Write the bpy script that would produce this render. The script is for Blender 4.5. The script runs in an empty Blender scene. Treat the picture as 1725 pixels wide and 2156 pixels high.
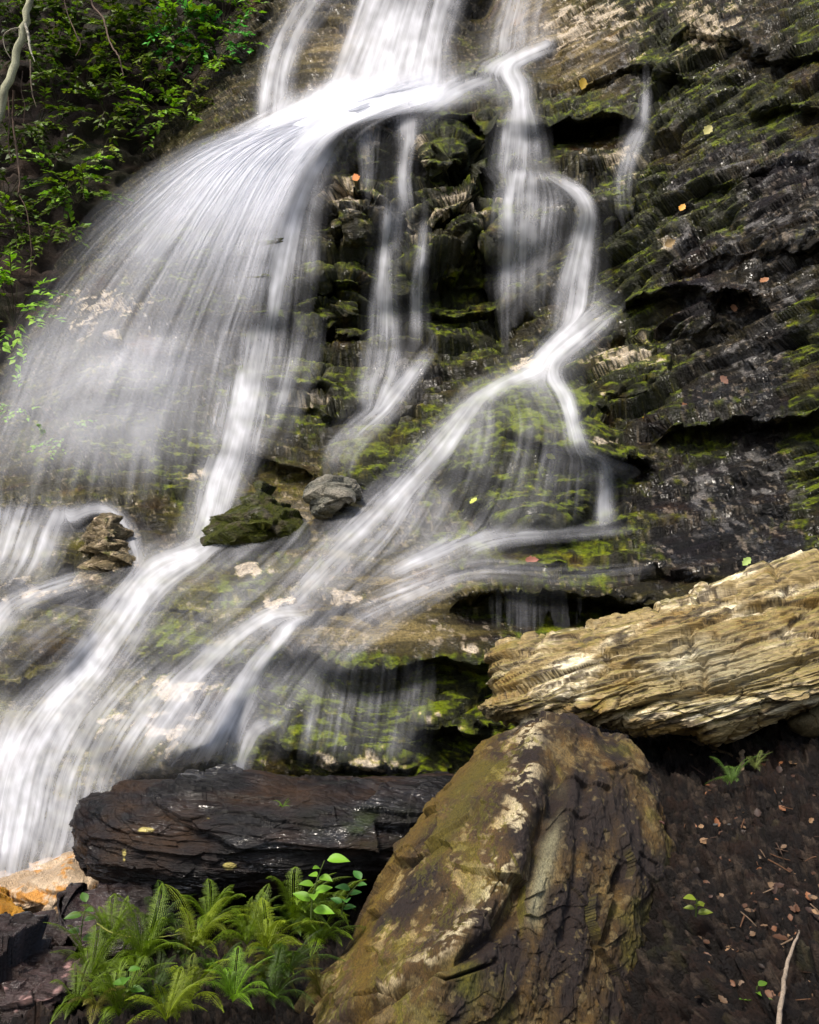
import bpy, math, random
import numpy as np
from mathutils import Vector, Matrix
R = math.radians
random.seed(7)
rng = np.random.default_rng(11)
scn = bpy.context.scene

# ---------------------------------------------------------------- camera
W0, H0 = 1725.0, 2156.0
VFOV = 55.0
FP = (H0/2)/math.tan(R(VFOV/2))
PITCH = R(8.0)
CAM = np.array([0.0, 0.0, 1.6])
FWD = np.array([0.0, math.cos(PITCH), math.sin(PITCH)])
UPV = np.array([0.0, -math.sin(PITCH), math.cos(PITCH)])
RGT = np.array([1.0, 0.0, 0.0])
cam = bpy.data.cameras.new("camera"); co = bpy.data.objects.new("camera", cam)
scn.collection.objects.link(co); scn.camera = co
co.location = CAM; co.rotation_euler = (R(90)+PITCH, 0, 0)
cam.sensor_fit = 'VERTICAL'; cam.angle_y = R(VFOV)
cam.clip_start = 0.05; cam.clip_end = 500
# ---------------------------------------------------------------- light
SUN_EL, SUN_AZ = 56.0, -32.0       # azimuth measured from behind the camera, negative = from the left
w = bpy.data.worlds.new("World"); scn.world = w; w.use_nodes = True
nt = w.node_tree; nt.nodes.clear()
sk = nt.nodes.new('ShaderNodeTexSky'); sk.sky_type = 'NISHITA'; sk.sun_disc = False
sk.sun_elevation = R(SUN_EL); sk.air_density = 1.0; sk.dust_density = 4.0; sk.ozone_density = 1.0
sd = np.array([math.sin(R(SUN_AZ))*math.cos(R(SUN_EL)), -math.cos(R(SUN_AZ))*math.cos(R(SUN_EL)), math.sin(R(SUN_EL))])
sk.sun_rotation = math.atan2(sd[0], sd[1])
bg = nt.nodes.new('ShaderNodeBackground'); bg.inputs[1].default_value = 0.08
wo = nt.nodes.new('ShaderNodeOutputWorld')
nt.links.new(sk.outputs[0], bg.inputs[0]); nt.links.new(bg.outputs[0], wo.inputs[0])
sl = bpy.data.lights.new("sun", 'SUN'); sl.energy = 1.5; sl.angle = R(11); sl.color = (1.0, 0.92, 0.80)
so = bpy.data.objects.new("sun", sl); scn.collection.objects.link(so)
so.rotation_euler = Vector(sd).to_track_quat('Z', 'Y').to_euler()
so.location = (-6, -4, 12)
scn.view_settings.view_transform = 'Standard'; scn.view_settings.look = 'None'
scn.view_settings.exposure = 1.3; scn.view_settings.gamma = 1.0
scn.cycles.transparent_max_bounces = 24
scn.cycles.max_bounces = 6

# ---------------------------------------------------------------- noise helpers
_p = np.random.default_rng(3).permutation(256).astype(np.int32); _p = np.concatenate([_p, _p, _p])
_g = np.random.default_rng(5).normal(size=(256, 3)).astype(np.float32); _g /= np.linalg.norm(_g, axis=1)[:, None]
def pn(x, y, z):
    x = np.asarray(x, np.float32); y = np.asarray(y, np.float32); z = np.asarray(z, np.float32)
    xi = np.floor(x); yi = np.floor(y); zi = np.floor(z)
    fx, fy, fz = x-xi, y-yi, z-zi
    X = xi.astype(np.int32) & 255; Y = yi.astype(np.int32) & 255; Z = zi.astype(np.int32) & 255
    u = fx*fx*fx*(fx*(fx*6-15)+10); v = fy*fy*fy*(fy*(fy*6-15)+10); ww = fz*fz*fz*(fz*(fz*6-15)+10)
    def c(a, b, d):
        g = _g[_p[_p[_p[X+a]+Y+b]+Z+d] & 255]
        return g[..., 0]*(fx-a)+g[..., 1]*(fy-b)+g[..., 2]*(fz-d)
    x00 = c(0,0,0)*(1-u)+c(1,0,0)*u; x10 = c(0,1,0)*(1-u)+c(1,1,0)*u
    x01 = c(0,0,1)*(1-u)+c(1,0,1)*u; x11 = c(0,1,1)*(1-u)+c(1,1,1)*u
    return ((x00*(1-v)+x10*v)*(1-ww)+(x01*(1-v)+x11*v)*ww)*1.6
def fbm(x, y, z, o=4, lac=2.05, gain=0.5):
    s = 0; a = 1; t = 0
    for i in range(o):
        s = s + a*pn(x+17.3*i, y-9.1*i, z+5.7*i); t += a; a *= gain; x = x*lac; y = y*lac; z = z*lac
    return s/t
def ridge(x, y, z, o=4, gain=0.5):
    s = 0; a = 1; t = 0
    for i in range(o):
        s = s + a*(1-np.abs(pn(x+7.3*i, y-3.1*i, z+2.7*i))*1.6); t += a; a *= gain; x = x*2.1; y = y*2.1; z = z*2.1
    return s/t
def sstep(a, b, x):
    t = np.clip((x-a)/(b-a), 0, 1); return t*t*(3-2*t)
def terrace(h, n, sharp=0.25):
    q = h*n; f = np.floor(q); return (f+sstep(0.5-sharp, 0.5+sharp, q-f))/n
def rich(c, sat=1.4, gain=.8, con=.25, ref=.07):
    l = (c*np.array([.3, .59, .11])).sum(1, keepdims=True); c = l+(c-l)*sat
    return np.clip(c, .001, .9)*gain*np.clip(l/ref, .2, 4)**con
def facet(x, y, z, seed=0):
    """broken-block noise: nearest jittered cell -> (random level, tilted plane, distance to the neighbouring cell)"""
    x = np.asarray(x, np.float32); y = np.asarray(y, np.float32); z = np.asarray(z, np.float32)
    xi = np.floor(x-.5); yi = np.floor(y-.5); zi = np.floor(z-.5)
    f1 = np.full(x.shape, 9., np.float32); f2 = f1.copy(); lv = np.zeros_like(x); tl = np.zeros_like(x)
    rt = np.random.default_rng(100+seed).random((256, 7)).astype(np.float32)
    for a in (0, 1):
        for b in (0, 1):
            for c in (0, 1):
                X = xi+a; Y = yi+b; Z = zi+c
                h = _p[_p[_p[(X.astype(np.int32)+seed) & 255]+(Y.astype(np.int32) & 255)]+(Z.astype(np.int32) & 255)] & 255
                q = rt[h]; dx = x-(X+.15+.7*q[:, 0]); dy = y-(Y+.15+.7*q[:, 1]); dz = z-(Z+.15+.7*q[:, 2])
                d = dx*dx+dy*dy+dz*dz; m = d < f1
                f2 = np.where(m, f1, np.minimum(f2, d)); f1 = np.where(m, d, f1)
                lv = np.where(m, q[:, 3], lv); tl = np.where(m, dx*(q[:, 4]-.5)+dy*(q[:, 5]-.5)+dz*(q[:, 6]-.9), tl)
    return lv-.5, tl, np.sqrt(f2)-np.sqrt(f1)
def mixc(a, b, t):
    return a*(1-t[..., None])+np.asarray(b, np.float32)*t[..., None]

def P(x, y, D):
    x = np.asarray(x, float); y = np.asarray(y, float); D = np.asarray(D, float)
    a = (x-W0/2)/FP; b = (H0/2-y)/FP
    return CAM + D[..., None]*(FWD + a[..., None]*RGT + b[..., None]*UPV)
def px_of(pts):
    q = pts-CAM; d = q@FWD
    return W0/2+FP*(q@RGT)/d, H0/2-FP*(q@UPV)/d, d

def box(A, r):
    for ax in (0, 1):
        n = A.shape[ax]; pad = [(0, 0), (0, 0)]; pad[ax] = (r+1, r)
        c = np.cumsum(np.pad(A, pad, mode='edge'), axis=ax)
        A = (np.take(c, np.arange(2*r+1, n+2*r+1), ax)-np.take(c, np.arange(0, n), ax))/(2*r+1)
    return A
def unitv(v): return v/np.maximum(np.linalg.norm(v, axis=-1, keepdims=True), 1e-9)
# ---------------------------------------------------------------- object helpers
def tag(o, label=None, cat=None, group=None, kind=None):
    if label: o['label'] = label
    if cat: o['category'] = cat
    if group: o['group'] = group
    if kind: o['kind'] = kind
    return o
def new_obj(name, V, F, mat, parent=None, origin=None, attrs=None, smooth=True, base_inv=None):
    """V (n,3) world, F (m,3|4) int array. Links as one mesh object, origin at its base."""
    V = np.asarray(V, np.float32); F = np.asarray(F, np.int32)
    if origin is None:
        if parent is not None: origin = np.array(parent.location)
        else: origin = np.array([V[:, 0].mean(), V[:, 1].mean(), V[:, 2].min()])
    me = bpy.data.meshes.new(name)
    n, k = F.shape
    me.vertices.add(len(V)); me.vertices.foreach_set('co', (V-np.asarray(origin, np.float32)).ravel())
    me.loops.add(n*k); me.loops.foreach_set('vertex_index', F.ravel())
    me.polygons.add(n); me.polygons.foreach_set('loop_start', np.arange(0, n*k, k, dtype=np.int32))
    me.polygons.foreach_set('use_smooth', np.full(n, smooth))
    me.update(calc_edges=True)
    for an, arr in (attrs or {}).items():
        arr = np.asarray(arr, np.float32)
        if arr.ndim == 1:
            at = me.attributes.new(an, 'FLOAT', 'POINT'); at.data.foreach_set('value', arr)
        else:
            if arr.shape[1] == 3: arr = np.concatenate([arr, np.ones((len(arr), 1), np.float32)], 1)
            at = me.attributes.new(an, 'FLOAT_COLOR', 'POINT'); at.data.foreach_set('color', arr.ravel())
    me.materials.append(mat)
    o = bpy.data.objects.new(name, me); scn.collection.objects.link(o)
    if parent is not None:
        o.parent = parent; o.location = np.asarray(origin)-np.array(parent.location)
    else: o.location = origin
    return o
def empty(name, loc):
    o = bpy.data.objects.new(name, None); scn.collection.objects.link(o); o.location = loc; o.empty_display_size = .05; return o
def normals(V, F):
    a = V[F[:, 0]]; b = V[F[:, 1]]; c = V[F[:, 2]]
    if F.shape[1] == 4:
        d = V[F[:, 3]]; fn = np.cross(c-a, d-b)
    else: fn = np.cross(b-a, c-a)
    N = np.zeros_like(V)
    for i in range(F.shape[1]):
        for k in range(3): N[:, k] += np.bincount(F[:, i], fn[:, k], len(V))
    return N/np.maximum(np.linalg.norm(N, axis=1), 1e-12)[:, None]
def grid_faces(ny, nx, flip=False):
    i = np.arange(ny*nx).reshape(ny, nx)
    a = i[:-1, :-1].ravel(); b = i[:-1, 1:].ravel(); c = i[1:, 1:].ravel(); d = i[1:, :-1].ravel()
    return np.stack([a, d, c, b], 1) if not flip else np.stack([a, b, c, d], 1)

# ---------------------------------------------------------------- materials
def rock_mat(name, bump=0.5, scale=30, stretch=(1, 1, 3), rot=(0, 0, 0), rough=None, fine=0.35, dist=0.02, spec=0.5, coat=False, cs=.75, cd=4.0):
    m = bpy.data.materials.new(name); m.use_nodes = True; N = m.node_tree.nodes; L = m.node_tree.links
    b = N['Principled BSDF']
    at = N.new('ShaderNodeAttribute'); at.attribute_name = 'Col'
    wt = N.new('ShaderNodeAttribute'); wt.attribute_name = 'rough'
    tc = N.new('ShaderNodeTexCoord'); mp = N.new('ShaderNodeMapping')
    mp.inputs['Scale'].default_value = stretch; mp.inputs['Rotation'].default_value = rot
    L.new(tc.outputs['Object'], mp.inputs[0])
    n1 = N.new('ShaderNodeTexNoise'); n1.inputs['Scale'].default_value = scale; n1.inputs['Detail'].default_value = 8; n1.inputs['Roughness'].default_value = .65
    n2 = N.new('ShaderNodeTexNoise'); n2.inputs['Scale'].default_value = scale*3.7; n2.inputs['Detail'].default_value = 5; n2.inputs['Roughness'].default_value = .7
    L.new(mp.outputs[0], n1.inputs[0]); L.new(mp.outputs[0], n2.inputs[0])
    mr = N.new('ShaderNodeMapRange'); mr.inputs['From Min'].default_value = .3; mr.inputs['From Max'].default_value = .7
    mr.inputs['To Min'].default_value = 1-fine; mr.inputs['To Max'].default_value = 1+fine
    L.new(n2.outputs[0], mr.inputs['Value'])
    mx = N.new('ShaderNodeMix'); mx.data_type = 'RGBA'; mx.blend_type = 'MULTIPLY'; mx.inputs[0].default_value = 1
    L.new(at.outputs['Color'], mx.inputs[6]); L.new(mr.outputs[0], mx.inputs[7]); L.new(mx.outputs[2], b.inputs['Base Color'])
    ad = N.new('ShaderNodeMath'); ad.operation = 'ADD'; L.new(n1.outputs[0], ad.inputs[0])
    m5 = N.new('ShaderNodeMath'); m5.operation = 'MULTIPLY'; m5.inputs[1].default_value = .4; L.new(n2.outputs[0], m5.inputs[0]); L.new(m5.outputs[0], ad.inputs[1])
    bp = N.new('ShaderNodeBump'); bp.inputs['Strength'].default_value = bump; bp.inputs['Distance'].default_value = dist
    L.new(ad.outputs[0], bp.inputs['Height']); L.new(bp.outputs[0], b.inputs['Normal'])
    L.new(wt.outputs['Fac'], b.inputs['Roughness'])
    b.inputs['Specular IOR Level'].default_value = spec
    if coat:
        ca = N.new('ShaderNodeAttribute'); ca.attribute_name = 'wet'
        L.new(ca.outputs['Fac'], b.inputs['Coat Weight']); b.inputs['Coat Roughness'].default_value = .09; b.inputs['Coat IOR'].default_value = 1.5
        b2 = N.new('ShaderNodeBump'); b2.inputs['Strength'].default_value = 1.0; b2.inputs['Distance'].default_value = dist*cd
        n3 = N.new('ShaderNodeTexNoise'); n3.inputs['Scale'].default_value = scale*cs; n3.inputs['Detail'].default_value = 3.0; n3.inputs['Roughness'].default_value = .55
        L.new(mp.outputs[0], n3.inputs[0]); L.new(n3.outputs[0], b2.inputs['Height']); L.new(b2.outputs[0], b.inputs['Coat Normal'])
    return m
def leaf_mat(name, rough=.5, transl=.35):
    m = bpy.data.materials.new(name); m.use_nodes = True; N = m.node_tree.nodes; L = m.node_tree.links
    b = N['Principled BSDF']; out = N['Material Output']
    at = N.new('ShaderNodeAttribute'); at.attribute_name = 'Col'
    tc = N.new('ShaderNodeTexCoord'); nz = N.new('ShaderNodeTexNoise'); nz.inputs['Scale'].default_value = 40
    L.new(tc.outputs['Object'], nz.inputs[0])
    mr = N.new('ShaderNodeMapRange'); mr.inputs['To Min'].default_value = .7; mr.inputs['To Max'].default_value = 1.3
    L.new(nz.outputs[0], mr.inputs['Value'])
    mx = N.new('ShaderNodeMix'); mx.data_type = 'RGBA'; mx.blend_type = 'MULTIPLY'; mx.inputs[0].default_value = 1
    L.new(at.outputs['Color'], mx.inputs[6]); L.new(mr.outputs[0], mx.inputs[7])
    L.new(mx.outputs[2], b.inputs['Base Color']); b.inputs['Roughness'].default_value = rough
    tr = N.new('ShaderNodeBsdfTranslucent'); L.new(mx.outputs[2], tr.inputs[0])
    ms = N.new('ShaderNodeMixShader'); ms.inputs[0].default_value = transl
    L.new(b.outputs[0], ms.inputs[1]); L.new(tr.outputs[0], ms.inputs[2]); L.new(ms.outputs[0], out.inputs[0])
    return m
def water_mat():
    m = bpy.data.materials.new('white_water'); m.use_nodes = True; N = m.node_tree.nodes; L = m.node_tree.links
    N.remove(N['Principled BSDF']); out = N['Material Output']
    at = N.new('ShaderNodeAttribute'); at.attribute_name = 'dens'
    d = N.new('ShaderNodeBsdfDiffuse'); d.inputs[0].default_value = (.90, .92, .985, 1)
    t = N.new('ShaderNodeBsdfTranslucent'); t.inputs[0].default_value = (.90, .92, .985, 1)
    a = N.new('ShaderNodeMixShader'); a.inputs[0].default_value = .22
    L.new(d.outputs[0], a.inputs[1]); L.new(t.outputs[0], a.inputs[2])
    tp = N.new('ShaderNodeBsdfTransparent'); ms = N.new('ShaderNodeMixShader')
    L.new(at.outputs['Fac'], ms.inputs[0]); L.new(tp.outputs[0], ms.inputs[1]); L.new(a.outputs[0], ms.inputs[2])
    L.new(ms.outputs[0], out.inputs[0])
    return m
M_cliff = rock_mat('wet_cliff_rock', bump=1.0, scale=17, stretch=(1, .4, 1.7), rot=(R(10), R(-8), 0), dist=.06, fine=.7, spec=.3, coat=True)
M_slab = rock_mat('pale_schist', bump=.6, scale=14, stretch=(.5, 1, 4.0), rot=(0, R(17), 0), dist=.015, fine=.55)
M_dark = rock_mat('dark_wet_slate', bump=.7, scale=14, stretch=(.6, 1, 3.0), rot=(0, R(-6), 0), dist=.025, fine=.5, spec=.35, coat=True)
M_bould = rock_mat('lichen_boulder', bump=1.0, scale=38, stretch=(2.6, 1, .9), rot=(0, R(28), 0), dist=.012, fine=.7)
M_soil = rock_mat('forest_soil', bump=1.0, scale=22, stretch=(1, 1, 1), dist=.04, fine=.6, spec=.3)
M_leaf = leaf_mat('green_leaf'); M_dead = leaf_mat('dead_leaf', .6, .1)
M_bark = rock_mat('twig_bark', bump=.6, scale=40, stretch=(1, 1, .4), dist=.01, fine=.4, spec=.3)
M_water = water_mat()

# ---------------------------------------------------------------- thin plate field
def tps(pts):
    A = np.array(pts, float); xy = A[:, :2]/500.0; v = A[:, 2]; n = len(A)
    def U(r2): return np.where(r2 > 0, r2*np.log(np.maximum(r2, 1e-12)), 0)*.5
    K = U(((xy[:, None]-xy[None])**2).sum(-1))+np.eye(n)*.02
    Pm = np.c_[np.ones(n), xy]; S = np.zeros((n+3, n+3)); S[:n, :n] = K; S[:n, n:] = Pm; S[n:, :n] = Pm.T
    c = np.linalg.solve(S, np.r_[v, 0, 0, 0])
    def f(X, Y):
        sh = np.shape(X); q = np.c_[np.ravel(X), np.ravel(Y)]/500.0
        r2 = ((q[:, None]-xy[None])**2).sum(-1)
        return (U(r2)@c[:n]+c[n]+q@c[n+1:]).reshape(sh)
    return f
def field_grid(f, xs, ys, sub=10):
    """evaluate f on a coarse lattice and upsample bilinearly"""
    cx = np.linspace(xs[0], xs[-1], max(4, len(xs)//sub)); cy = np.linspace(ys[0], ys[-1], max(4, len(ys)//sub))
    G = f(*np.meshgrid(cx, cy))
    ix = np.clip((xs-cx[0])/(cx[1]-cx[0]), 0, len(cx)-1.0001); iy = np.clip((ys-cy[0])/(cy[1]-cy[0]), 0, len(cy)-1.0001)
    i0 = ix.astype(int); j0 = iy.astype(int); fx = ix-i0; fy = (iy-j0)[:, None]
    return (G[j0][:, i0]*(1-fx)+G[j0][:, i0+1]*fx)*(1-fy)+(G[j0+1][:, i0]*(1-fx)+G[j0+1][:, i0+1]*fx)*fy
def blob(X, Y, x, y, rx, ry, a=0):
    c, s = math.cos(R(a)), math.sin(R(a)); u = (X-x)*c+(Y-y)*s; v = -(X-x)*s+(Y-y)*c
    return np.exp(-((u/rx)**2+(v/ry)**2))
def dome(X, Y, x, y, rx, ry, a=0):
    c, s = math.cos(R(a)), math.sin(R(a)); u = (X-x)*c+(Y-y)*s; v = -(X-x)*s+(Y-y)*c
    return np.clip(1-(u/rx)**2-(v/ry)**2, 0, 1)**.55

# ================================================================ THE CLIFF
STEP = 2.3
xs = np.arange(-180, 1900, STEP); ys = np.arange(-150, 1960, STEP)
X, Y = np.meshgrid(xs, ys)
CP = [(-180,-150,17),(300,-150,16),(550,-150,14.2),(800,-150,14),(1100,-150,13.5),(1400,-150,11.7),(1850,-150,9.5),
 (250,0,16),(420,60,14.6),(550,0,13.3),(700,0,13),(900,0,13.1),(1000,0,13.5),(1100,0,12.5),(1300,0,11),(1500,0,9.9),(1850,0,8.4),
 (100,250,16),(380,220,13.4),(450,200,12.7),(600,150,12.3),(800,170,11.9),(1000,180,11.3),(1150,200,10.8),(1350,200,9.9),(1550,200,9.0),(1850,200,7.6),
 (0,480,15),(200,400,13),(320,420,11.6),(450,420,10.7),(600,400,10.3),(800,400,10.1),(1000,400,10.0),(1150,450,9.7),(1300,500,9.0),(1500,500,8.2),(1850,500,6.9),
 (-150,750,13),(60,700,11.2),(200,680,10.2),(400,700,9.7),(700,700,9.6),(1000,700,9.5),(1200,700,8.9),(1400,740,8.0),(1850,740,6.4),
 (-150,950,10),(100,900,9.0),(500,900,8.4),(800,900,8.3),(1100,900,7.8),(1350,900,7.4),(1600,900,6.9),(1850,900,6.1),
 (-150,1100,8.6),(100,1050,8.2),(400,1080,7.8),(700,1080,7.2),(1000,1100,6.9),(1300,1120,6.7),(1600,1130,6.3),(1850,1130,5.9),
 (-150,1240,7.0),(100,1200,7.0),(400,1220,6.6),(700,1200,6.4),(1000,1220,6.1),(1300,1240,5.8),(1600,1250,5.6),(1850,1250,5.5),
 (-150,1400,5.9),(100,1400,5.8),(500,1380,5.5),(800,1370,5.3),(1100,1370,5.2),(1400,1400,5.1),(1850,1400,5.1),
 (-150,1650,4.9),(0,1650,4.9),(400,1640,4.8),(800,1640,4.9),(1100,1640,4.9),(1400,1640,4.8),(1850,1640,4.8),
 (-150,1900,4.2),(400,1900,4.5),(1000,1900,4.6),(1850,1900,4.6)]
D = field_grid(tps(CP), xs, ys)
# ledge lips: polyline, amplitude (m), reach above (px), undercut (m)
LIPS = [
 ([(400,350),(450,315),(520,288),(640,268),(760,252),(820,240),(900,240),(960,236),(1010,250),(1140,252)], .55, 70, .25),
 ([(1125,268),(1170,258),(1220,248),(1300,236),(1345,245)], .45, 60, .75),
 ([(640,400),(700,378),(770,385),(812,430)], .35, 60, .25),
 ([(880,480),(900,462),(960,440),(1000,400),(1050,372),(1100,375),(1200,400),(1245,450)], .4, 60, .25),
 ([(860,330),(900,350),(990,350)], .1, 30, .35),
 ([(430,560),(520,545),(640,575),(700,600),(770,590)], .25, 50, .15),
 ([(870,565),(1000,590),(1080,580)], .18, 50, .25),
 ([(850,650),(950,660),(1100,650)], .15, 40, .3),
 ([(420,665),(560,655),(700,690),(770,700)], .3, 45, .2),
 ([(330,748),(420,736),(480,790),(620,800),(700,820)], .28, 50, .15),
 ([(100,690),(190,675),(260,720),(330,760)], .25, 60, .1),
 ([(560,840),(700,860),(800,850),(870,870)], .2, 40, .2),
 ([(420,970),(530,962),(640,990),(760,1010),(860,1000)], .3, 45, .1),
 ([(1005,135),(1060,128),(1160,88)], .3, 45, .1),
 ([(950,180),(1010,160),(1120,168)], .25, 30, .1),
 ([(1400,75),(1440,60),(1520,80),(1600,100)], .2, 30, .25),
 ([(1210,180),(1280,150),(1360,140),(1450,160)], .2, 40, .2),
 ([(1310,640),(1380,608),(1470,600),(1570,612),(1600,650)], .35, 50, .3),
 ([(1130,700),(1200,712),(1290,690),(1380,720)], .25, 40, .05),
 ([(1390,905),(1460,900),(1560,890),(1660,878),(1800,870)], .3, 60, .22),
 ([(1560,110),(1640,120),(1725,105),(1850,100)], .2, 30, .3),
 ([(1580,225),(1650,215),(1725,232),(1850,240)], .15, 40, .25),
 ([(1440,420),(1500,380),(1600,350),(1725,330)], .15, 40, .1),
 ([(1400,560),(1500,540),(1640,520),(1800,500)], .15, 40, .15),
 ([(1200,890),(1245,860),(1300,880)], .15, 30, .25),
 ([(1060,900),(1130,915),(1200,945),(1290,972),(1368,975)], .35, 50, .25),
 ([(930,1000),(980,985),(1060,1010)], .15, 30, .1),
 ([(860,1165),(1000,1112),(1150,1112),(1310,1098)], .25, 40, .2),
 ([(930,1180),(1100,1195),(1290,1180),(1400,1195),(1520,1215)], .2, 35, .1),
 ([(960,1262),(1050,1235),(1180,1235),(1290,1262),(1420,1275),(1560,1270)], .42, 50, .32),
 ([(580,1395),(640,1362),(720,1400),(800,1408),(870,1385),(950,1388),(1080,1390)], .40, 70, .08),
 ([(380,1405),(450,1400),(520,1395),(560,1430)], .25, 60, .2),
 ([(230,1480),(330,1500),(420,1475),(480,1475)], .15, 40, .1),
 ([(370,1585),(430,1560),(475,1500),(500,1480)], .3, 60, .45),
 ([(870,1530),(960,1520),(1010,1540)], .25, 30, .3),
 ([(560,1560),(640,1580),(760,1610),(860,1600)], .15, 30, .1),
 ([(-100,1075),(40,1062),(150,1075),(200,1062)], .35, 60, .2),
 ([(60,1280),(150,1240),(260,1250)], .2, 50, .2),
 ([(250,1260),(340,1270),(440,1290)], .25, 60, .2),
 ([(560,1290),(640,1300),(720,1270),(800,1300)], .2, 45, .15),
 ([(-60,1420),(40,1440),(140,1400)], .25, 60, .2),
]
wob = pn(X/70, Y/70, 1.3)*14 + pn(X/26, Y/26, 4.3)*5
for pl, A_, up, uc in LIPS:
    a = np.array(pl, float); yl = np.interp(xs, a[:, 0], a[:, 1])
    e = sstep(a[0, 0]-25, a[0, 0]+25, xs)*(1-sstep(a[-1, 0]-25, a[-1, 0]+25, xs))
    s = Y-yl[None]+wob
    g = np.where(s < 0, np.exp(s/up), (1-sstep(0, 22, s)))
    u = np.where(s > 0, sstep(0, 22, s)*np.exp(-s/(up*.6)), 0)
    D -= (.75*A_*g - .8*uc*u)*e[None]
for (x, y, rx, ry, A_, an) in [(932,305,70,74,.75,0),(775,300,64,62,.4,0),(750,440,90,66,.45,20),(1000,465,90,66,.25,0),(900,560,100,60,.2,0),(700,620,90,60,.25,0),(1110,960,190,170,.7,10),(1020,470,70,60,.2,0),(1150,460,90,100,.2,0),
    (1280,440,50,45,.25,0),(1450,650,90,60,.2,0),(90,1340,110,80,.35,0),(340,1340,100,70,.3,0),(330,1560,150,90,.3,15),(60,1180,90,60,.3,0),(700,1200,110,60,.2,-20),
    (1650,420,120,100,.15,0),(1300,780,110,70,.25,-10),(780,960,90,50,.25,0),(500,640,120,90,.2,0),(250,780,140,90,.3,0),(985,152,48,24,.3,0),(520,430,110,70,.2,0)]:
    D -= A_*box(dome(X, Y, x, y, rx, ry, an), 3)
# recesses (metres deeper)
for (x, y, rx, ry, A_) in [(1010,45,45,70,.9),(1240,285,70,28,.5),(1150,1300,160,30,.35),(1300,1285,90,25,.3),(500,1520,40,45,.3)]:
    D += A_*blob(X, Y, x, y, rx, ry)
V = P(X, Y, D).reshape(-1, 3).astype(np.float32)
F = grid_faces(len(ys), len(xs))
x_, y_, z_ = V[:, 0], V[:, 1]*.35, V[:, 2]
Xf, Yf = X.ravel(), Y.ravel(); Df = D.ravel()
# bedding direction: dips gently to the lower right in the middle, follows up-right on the right wall
dip = .07*sstep(1150, 1500, Xf) - .12*(1-sstep(500, 1100, Xf))
bed = z_ - dip*x_ + .6*y_
wx = fbm(x_*.7, y_*.7, z_*.7, 3)
h1 = fbm(x_*.9, y_*.9, bed*2.2+wx*1.4, 4)
h2 = fbm(x_*2.2+5, y_*2.2, bed*9+wx*4, 4)
h3 = fbm(x_*7, y_*7, bed*24, 3)
rg = ridge(x_*1.4+9, y_*1.4, bed*3.0, 4)
amp = .55+.6*sstep(-.3, .4, fbm(x_*.35+4, y_*.35, z_*.35, 2))
disp = .30*terrace(h1, 7, .16)*amp + .14*terrace(h2, 5, .16)*amp + .045*h3 + .09*(rg-.6)
wet_slick = np.clip(sum(blob(Xf, Yf, *q) for q in [(830,1330,230,45),(1250,120,130,90),(1100,30,90,70),(700,90,100,90),(600,1080,120,60),(850,1230,160,50)]), 0, 1)
q1 = facet((x_+.5*h1)*1.3, y_*.5, (bed+.3*h1)*2.6, 1); q2 = facet((x_+.3*h2)*3.2, y_*1.2, (bed+.14*h2)*7, 2); q3 = facet((x_+.1*h3)*9, y_*3, (bed+.04*h3)*19, 3)
ctr = blob(Xf, Yf, 930, 520, 420, 330)
disp = .30*disp + (.10+.20*ctr)*q1[0]+(.16+.16*ctr)*q1[1]+(.05+.05*ctr)*q2[0]+.10*q2[1]+.020*q3[0]+.034*q3[1]-.16*ctr*np.exp(-(q1[2]/.07)**2) - .03*np.exp(-(q1[2]/.05)**2)-.014*np.exp(-(q2[2]/.06)**2)
disp *= 1-.65*wet_slick
Db = box(D, 7); Vb = P(X, Y, Db).reshape(-1, 3); Nn = normals(Vb, F)
if (Nn@(-FWD)).mean() < 0: F = F[:, ::-1]; Nn = -Nn
vd = unitv(V-CAM); face = np.abs((Nn*vd).sum(1)); disp = disp*(.10+.90*sstep(.12, .6, face))*np.clip(Df/9.0, .5, 1.1)
V += Nn*disp[:, None]
N2 = normals(V, F)
upf = N2[:, 2]
# colours
n_a = fbm(x_*1.1+3, y_*1.1, z_*1.1, 4); n_b = fbm(x_*4, y_*4, z_*7+2, 4); n_c = fbm(x_*13, y_*13, z_*20, 3); n_d = fbm(x_*2.3-7, y_*2.3, bed*6, 4)
col = np.tile(np.array([.066, .060, .026], np.float32), (len(V), 1))
lowleft = sstep(0, 1, np.clip(blob(Xf, Yf, 250, 1400, 700, 420), 0, 1))
col = mixc(col, (.17, .162, .105), np.clip(lowleft*1.1, 0, 1)*sstep(-.5, .4, n_a))
col = mixc(col, (.21, .185, .14), wet_slick*.9)
right = sstep(1230, 1420, Xf+n_a*120)*(1-sstep(1180, 1230, Yf))
col = mixc(col, (.024, .020, .025), right*sstep(-.6, .2, n_a))
col = mixc(col, (.10, .095, .095), right*sstep(.15, .5, n_b+.3*n_c)*.6)
brown = sstep(.0, .4, n_d)
col = mixc(col, (.060, .036, .014), brown*.6)
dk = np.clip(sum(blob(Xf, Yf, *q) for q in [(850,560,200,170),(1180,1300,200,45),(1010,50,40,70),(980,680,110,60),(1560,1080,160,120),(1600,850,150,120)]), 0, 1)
col = mixc(col, (.012, .011, .006), dk*.85*sstep(-.5, .2, n_b))
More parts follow.
